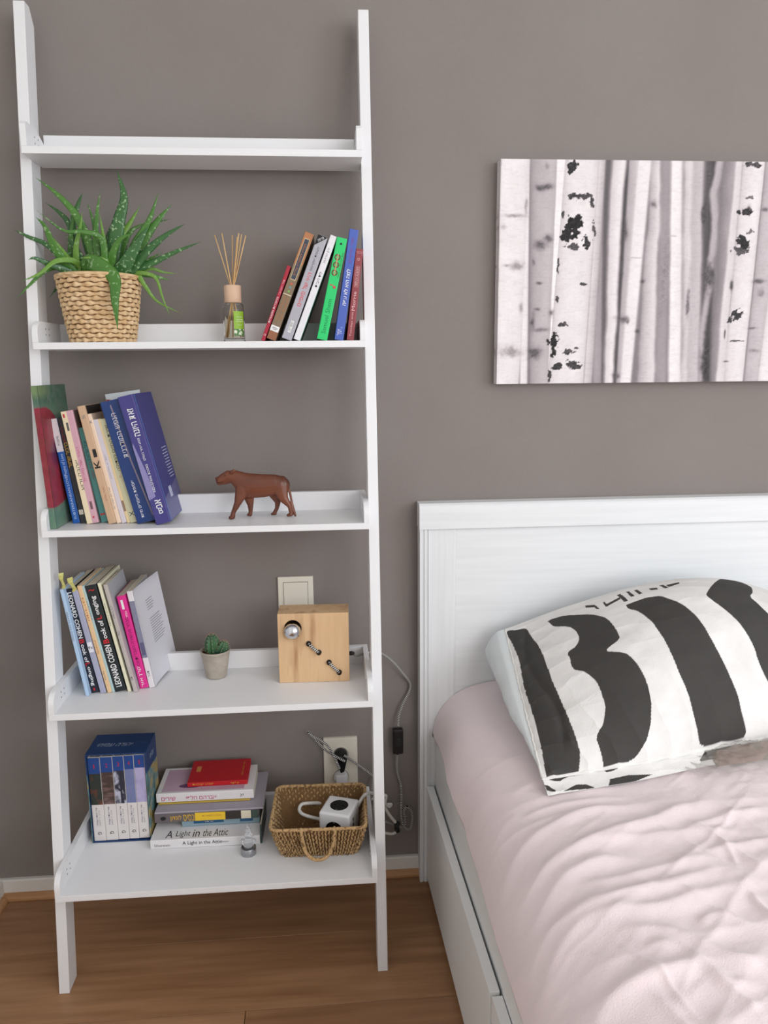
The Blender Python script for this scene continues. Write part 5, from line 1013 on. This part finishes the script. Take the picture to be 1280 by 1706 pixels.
PRINT=[
[(0.0,0.968),(0.0071,0.978),(0.0257,0.942),(0.0586,0.922),(0.0586,0.848),(0.07,0.736),(0.0729,0.646),(0.0757,0.438),(0.0857,0.294),(0.0971,0.144),(0.1014,0.06),(0.09,-0.012),(0.0571,-0.016),(0.0371,-0.038),(0.0086,-0.006),(0.0129,0.106),(0.0143,0.312),(0.0086,0.508),(0.0114,0.648),(0.0143,0.704),(0.0086,0.866)],
[(0.1157,0.898),(0.1629,0.866),(0.2314,0.768),(0.2586,0.686),(0.2657,0.582),(0.2657,0.522),(0.2529,0.506),(0.2157,0.484),(0.2657,0.426),(0.2829,0.364),(0.2957,0.264),(0.2971,0.176),(0.2886,0.102),(0.2714,0.042),(0.2414,0.01),(0.21,0.0),(0.1729,-0.028),(0.1571,-0.024),(0.1543,0.032),(0.1443,0.106),(0.1671,0.142),(0.1829,0.214),(0.18,0.294),(0.1729,0.36),(0.1543,0.42),(0.13,0.46),(0.1314,0.528),(0.13,0.582),(0.1571,0.592),(0.1714,0.628),(0.1729,0.698),(0.1586,0.758),(0.1243,0.816)],
[(0.3186,0.728),(0.3371,0.728),(0.3786,0.728),(0.4157,0.704),(0.4286,0.654),(0.4557,0.584),(0.4786,0.464),(0.4957,0.328),(0.5186,0.2),(0.5357,0.122),(0.5471,0.05),(0.5643,0.0),(0.4929,0.002),(0.44,0.004),(0.4214,0.006),(0.4057,0.08),(0.3971,0.166),(0.3843,0.246),(0.3786,0.324),(0.3714,0.414),(0.3586,0.538),(0.3414,0.632),(0.3186,0.692)],
[(0.5257,0.614),(0.5586,0.682),(0.6571,0.872),(0.7029,0.87),(0.7114,0.748),(0.6857,0.65),(0.6571,0.59),(0.6714,0.52),(0.6914,0.442),(0.7071,0.304),(0.7043,0.15),(0.7,0.022),(0.6586,0.078),(0.6329,0.148),(0.6143,0.212),(0.6043,0.318),(0.58,0.426),(0.5529,0.508),(0.5357,0.566)],
[(0.7686,0.866),(0.7943,0.862),(0.8357,0.858),(0.8843,0.84),(0.84,0.856),(0.8043,0.862)],
[(0.2286,0.878),(0.2514,0.842),(0.2486,0.816),(0.2257,0.85)],
[(0.2429,0.846),(0.25,0.838),(0.2557,0.786),(0.2486,0.794)],
[(0.2743,0.84),(0.28,0.834),(0.2786,0.78),(0.2714,0.782)],
[(0.2786,0.804),(0.3214,0.824),(0.3186,0.8),(0.2771,0.782)],
[(0.32,0.86),(0.3314,0.862),(0.3314,0.758),(0.3214,0.76)],
[(0.3486,0.864),(0.3571,0.858),(0.3557,0.78),(0.3457,0.782)],
[(0.3686,0.848),(0.3786,0.846),(0.38,0.78),(0.3686,0.778)],
[(0.4057,0.816),(0.4257,0.798),(0.4243,0.772),(0.4057,0.786)],
[(0.4386,0.818),(0.45,0.814),(0.4529,0.758),(0.4414,0.762)],
[(0.4543,0.8),(0.4957,0.802),(0.4914,0.782),(0.4557,0.768)],
[(0.0,-0.044),(0.0086,-0.05),(0.0229,-0.092),(0.02,-0.106),(0.0,-0.082)],
[(0.0414,-0.108),(0.0771,-0.074),(0.1014,-0.084),(0.1171,-0.114),(0.1143,-0.12)],
[(0.1629,-0.076),(0.21,-0.068),(0.2729,-0.098),(0.2243,-0.118),(0.1529,-0.12)],
[(0.4129,-0.068),(0.4457,0.0),(0.5486,-0.018),(0.5414,-0.062),(0.4714,-0.078),(0.4143,-0.078)],
]

nu, nv = 620, 460
u_ = np.linspace(0, 1, nu); v_ = np.concatenate([np.linspace(-.12, 0, 40)[:-1], np.linspace(0, 1, nv - 39)])
U, Vv = np.meshgrid(u_, v_, indexing='ij')
def inpoly(pl):
    ins = np.zeros(U.shape, bool); n = len(pl)
    Uw = U + .0018 * (fbm(U * 60, Vv * 40, 71) - .5); Vw = Vv
    for i in range(n):
        (x1, y1), (x2, y2) = pl[i], pl[(i + 1) % n]
        if y1 == y2: continue
        c = ((y1 > Vw) != (y2 > Vw)) & (Uw < (x2 - x1) * (Vw - y1) / (y2 - y1) + x1); ins ^= c
    return ins
blk_ = np.zeros(U.shape, bool)
def chaikin(pl, n=2):
    for _ in range(n):
        o = []
        for (a, b), (c, d) in zip(pl, pl[1:] + pl[:1]):
            if math.dist((a, b), (c, d)) < .012: o += [(a, b)] if _ else [((a + c) / 2, (b + d) / 2)]; continue
            o += [(a * .82 + c * .18, b * .82 + d * .18), (a * .18 + c * .82, b * .18 + d * .82)]
        pl = o
    return pl
for k_, pl in enumerate(PRINT): blk_ |= inpoly(chaikin(pl) if k_ < 4 else pl)
blk_ &= ~((Vv > -.010) & (Vv < .004))
cfill = np.where(blk_[..., None], np.array(lin((70, 68, 66))[:3]), np.array(lin((236, 234, 232))[:3]))
fade_ = fbm(U * 14, Vv * 14, 72); cfill = cfill * (1 + .25 * (fade_[..., None] - .5))
P = pillow_pt(U, Vv)
# creases: along the hem, fan from the left end, light ones over the body
edge = np.exp(-U / .10); hem = np.exp(-np.clip(Vv, 0, 1) / .16)
cr = .0045 * edge * (ridge(Vv * 26 + 5 * fbm(U * 8, Vv * 3, 73), .6) - .4) + .0060 * hem * (ridge(U * 42 + 3 * fbm(U * 6, Vv * 5, 74) + Vv * 9, .7) - .4) * sst(0, .02, Vv + .02)
cr += .0030 * (fbm(U * 9, Vv * 7, 75) - .5) + .0014 * (ridge((U * .6 + Vv) * 30 + 5 * fbm(U * 4, Vv * 4, 76), .5) - .4) * sst(.45, .65, fbm(U * 5, Vv * 5, 77))
cr += -.005 * np.exp(-((U - .052 - .02 * np.sin(Vv * 7)) / .010) ** 2) * sst(.05, .2, Vv) * sst(1, .8, Vv)
P = P + (cr * sst(0, .02, np.minimum(U, 1 - U)))[..., None] * np.array([-.15, -.5, .85])
PIL = attr_mat('printed_cotton', .85, (380, .25))
pil = thing('pillow', 'white pillow printed with large black letters leaning against the headboard', 'pillow', (.928, -.505, .53))
O_ = np.array(pil.location)
link('printed_cover', grid_mesh(P - O_, 'printed_cover', cfill), PIL, pil)
# plain white side and underside, bulging below the seam
ring = np.concatenate([P[:, 39][::1], P[-1, 40:], P[::-1, -1][1:], P[0, 39:-1][::-1]], 0)
ctr = np.array([1.28, -.29, 0]); K = 26; rows_ = []
for k in range(K + 1):
    t = k / K; zz = ring[:, 2] * (1 - t) + .530 * t
    d = ring[:, :2] - ctr[:2]; 
    left = np.clip((1.02 - ring[:, 0]) / .09, 0, 1); back = np.clip((ring[:, 2] - .535) / .13, 0, 1)
    bul = (.066 * left * back ** .7) * np.sin(np.pi * min(1, t * .96 + .04)) ** .7 if k else 0 * left
    front = (ring[:, 1] < -.37); inn = np.where(front, .10 * t, .01 * t)
    x = ring[:, 0] - bul + .03 * t * left; y = ring[:, 1] * (1 - inn) + ctr[1] * inn; y = y + .03 * left * back * math.sin(math.pi * t)
    rows_.append(np.stack([x, y, zz], -1))
R_ = np.stack(rows_, 1); R_[..., 0] += .0045 * (fbm(R_[..., 1] * 22, R_[..., 2] * 40, 81) - .5) * 2 * np.sin(np.linspace(0, np.pi, K + 1))[None]
link('white_side', grid_mesh(R_ - O_, 'white_side', close_u=False), mat('plain_white_cotton', (226, 232, 234), .85, bump=(60, .35), spec=.2), pil)
# narrow piping along the seam
sm_ = [Vector(p) - Vector(O_) + Vector((random.uniform(-.0012, .0012), random.uniform(-.0012, .0012), random.uniform(-.001, .001))) for p in np.concatenate([P[0, 39::6][::-1], P[::6, 39]], 0)]
MB().tube(sm_, .0024, 6).build('seam', mat('seam_white', (234, 232, 228), .85), pil)
# ================================================================== CRUMPLED CLEAR BAG
BG = bpy.data.materials.new('clear_film'); BG.use_nodes = True; q_ = BG.node_tree.nodes['Principled BSDF']; q_.inputs['Roughness'].default_value = .12; q_.inputs['Alpha'].default_value = .35; q_.inputs['Base Color'].default_value = lin((196, 190, 184))
s_, t_ = np.meshgrid(np.linspace(0, 1, 120), np.linspace(0, 1, 40), indexing='ij')
bxp = 1.19 + .42 * s_; byp = -.512 + .045 * s_ + .080 * t_ - .012 * np.sin(s_ * 5)
bz = .534 + .022 * np.sin(np.pi * np.clip(t_ * .9 + .02, 0, 1)) * sst(0, .3, s_) * (.6 + .8 * fbm(s_ * 9, t_ * 5, 91)) + .006 * ridge(s_ * 30 + t_ * 10 + 4 * fbm(s_ * 6, t_ * 4, 92), .5)
bag = thing('plastic_bag', 'crumpled clear bag of brown things tucked under the front of the pillow', 'bag', (1.17, -.455, .525)); O2 = np.array(bag.location)
fo = link('film', grid_mesh(np.stack([bxp, byp, bz], -1) - O2, 'film'), BG, bag)
ct = np.stack([1.25 + .31 * s_, -.492 + .045 * s_ + .055 * t_, .533 + .020 * np.sin(np.pi * t_) * np.sin(np.pi * np.clip(s_ * .95 + .05, 0, 1)) ** .5 * (.7 + .5 * fbm(s_ * 8, t_ * 4, 93))], -1)
link('contents', grid_mesh(ct - O2, 'contents'), mat('brown_contents', (120, 92, 76), .5, var=(36, (84, 66, 42), .42, .6), rgb3=(142, 110, 98)), bag)
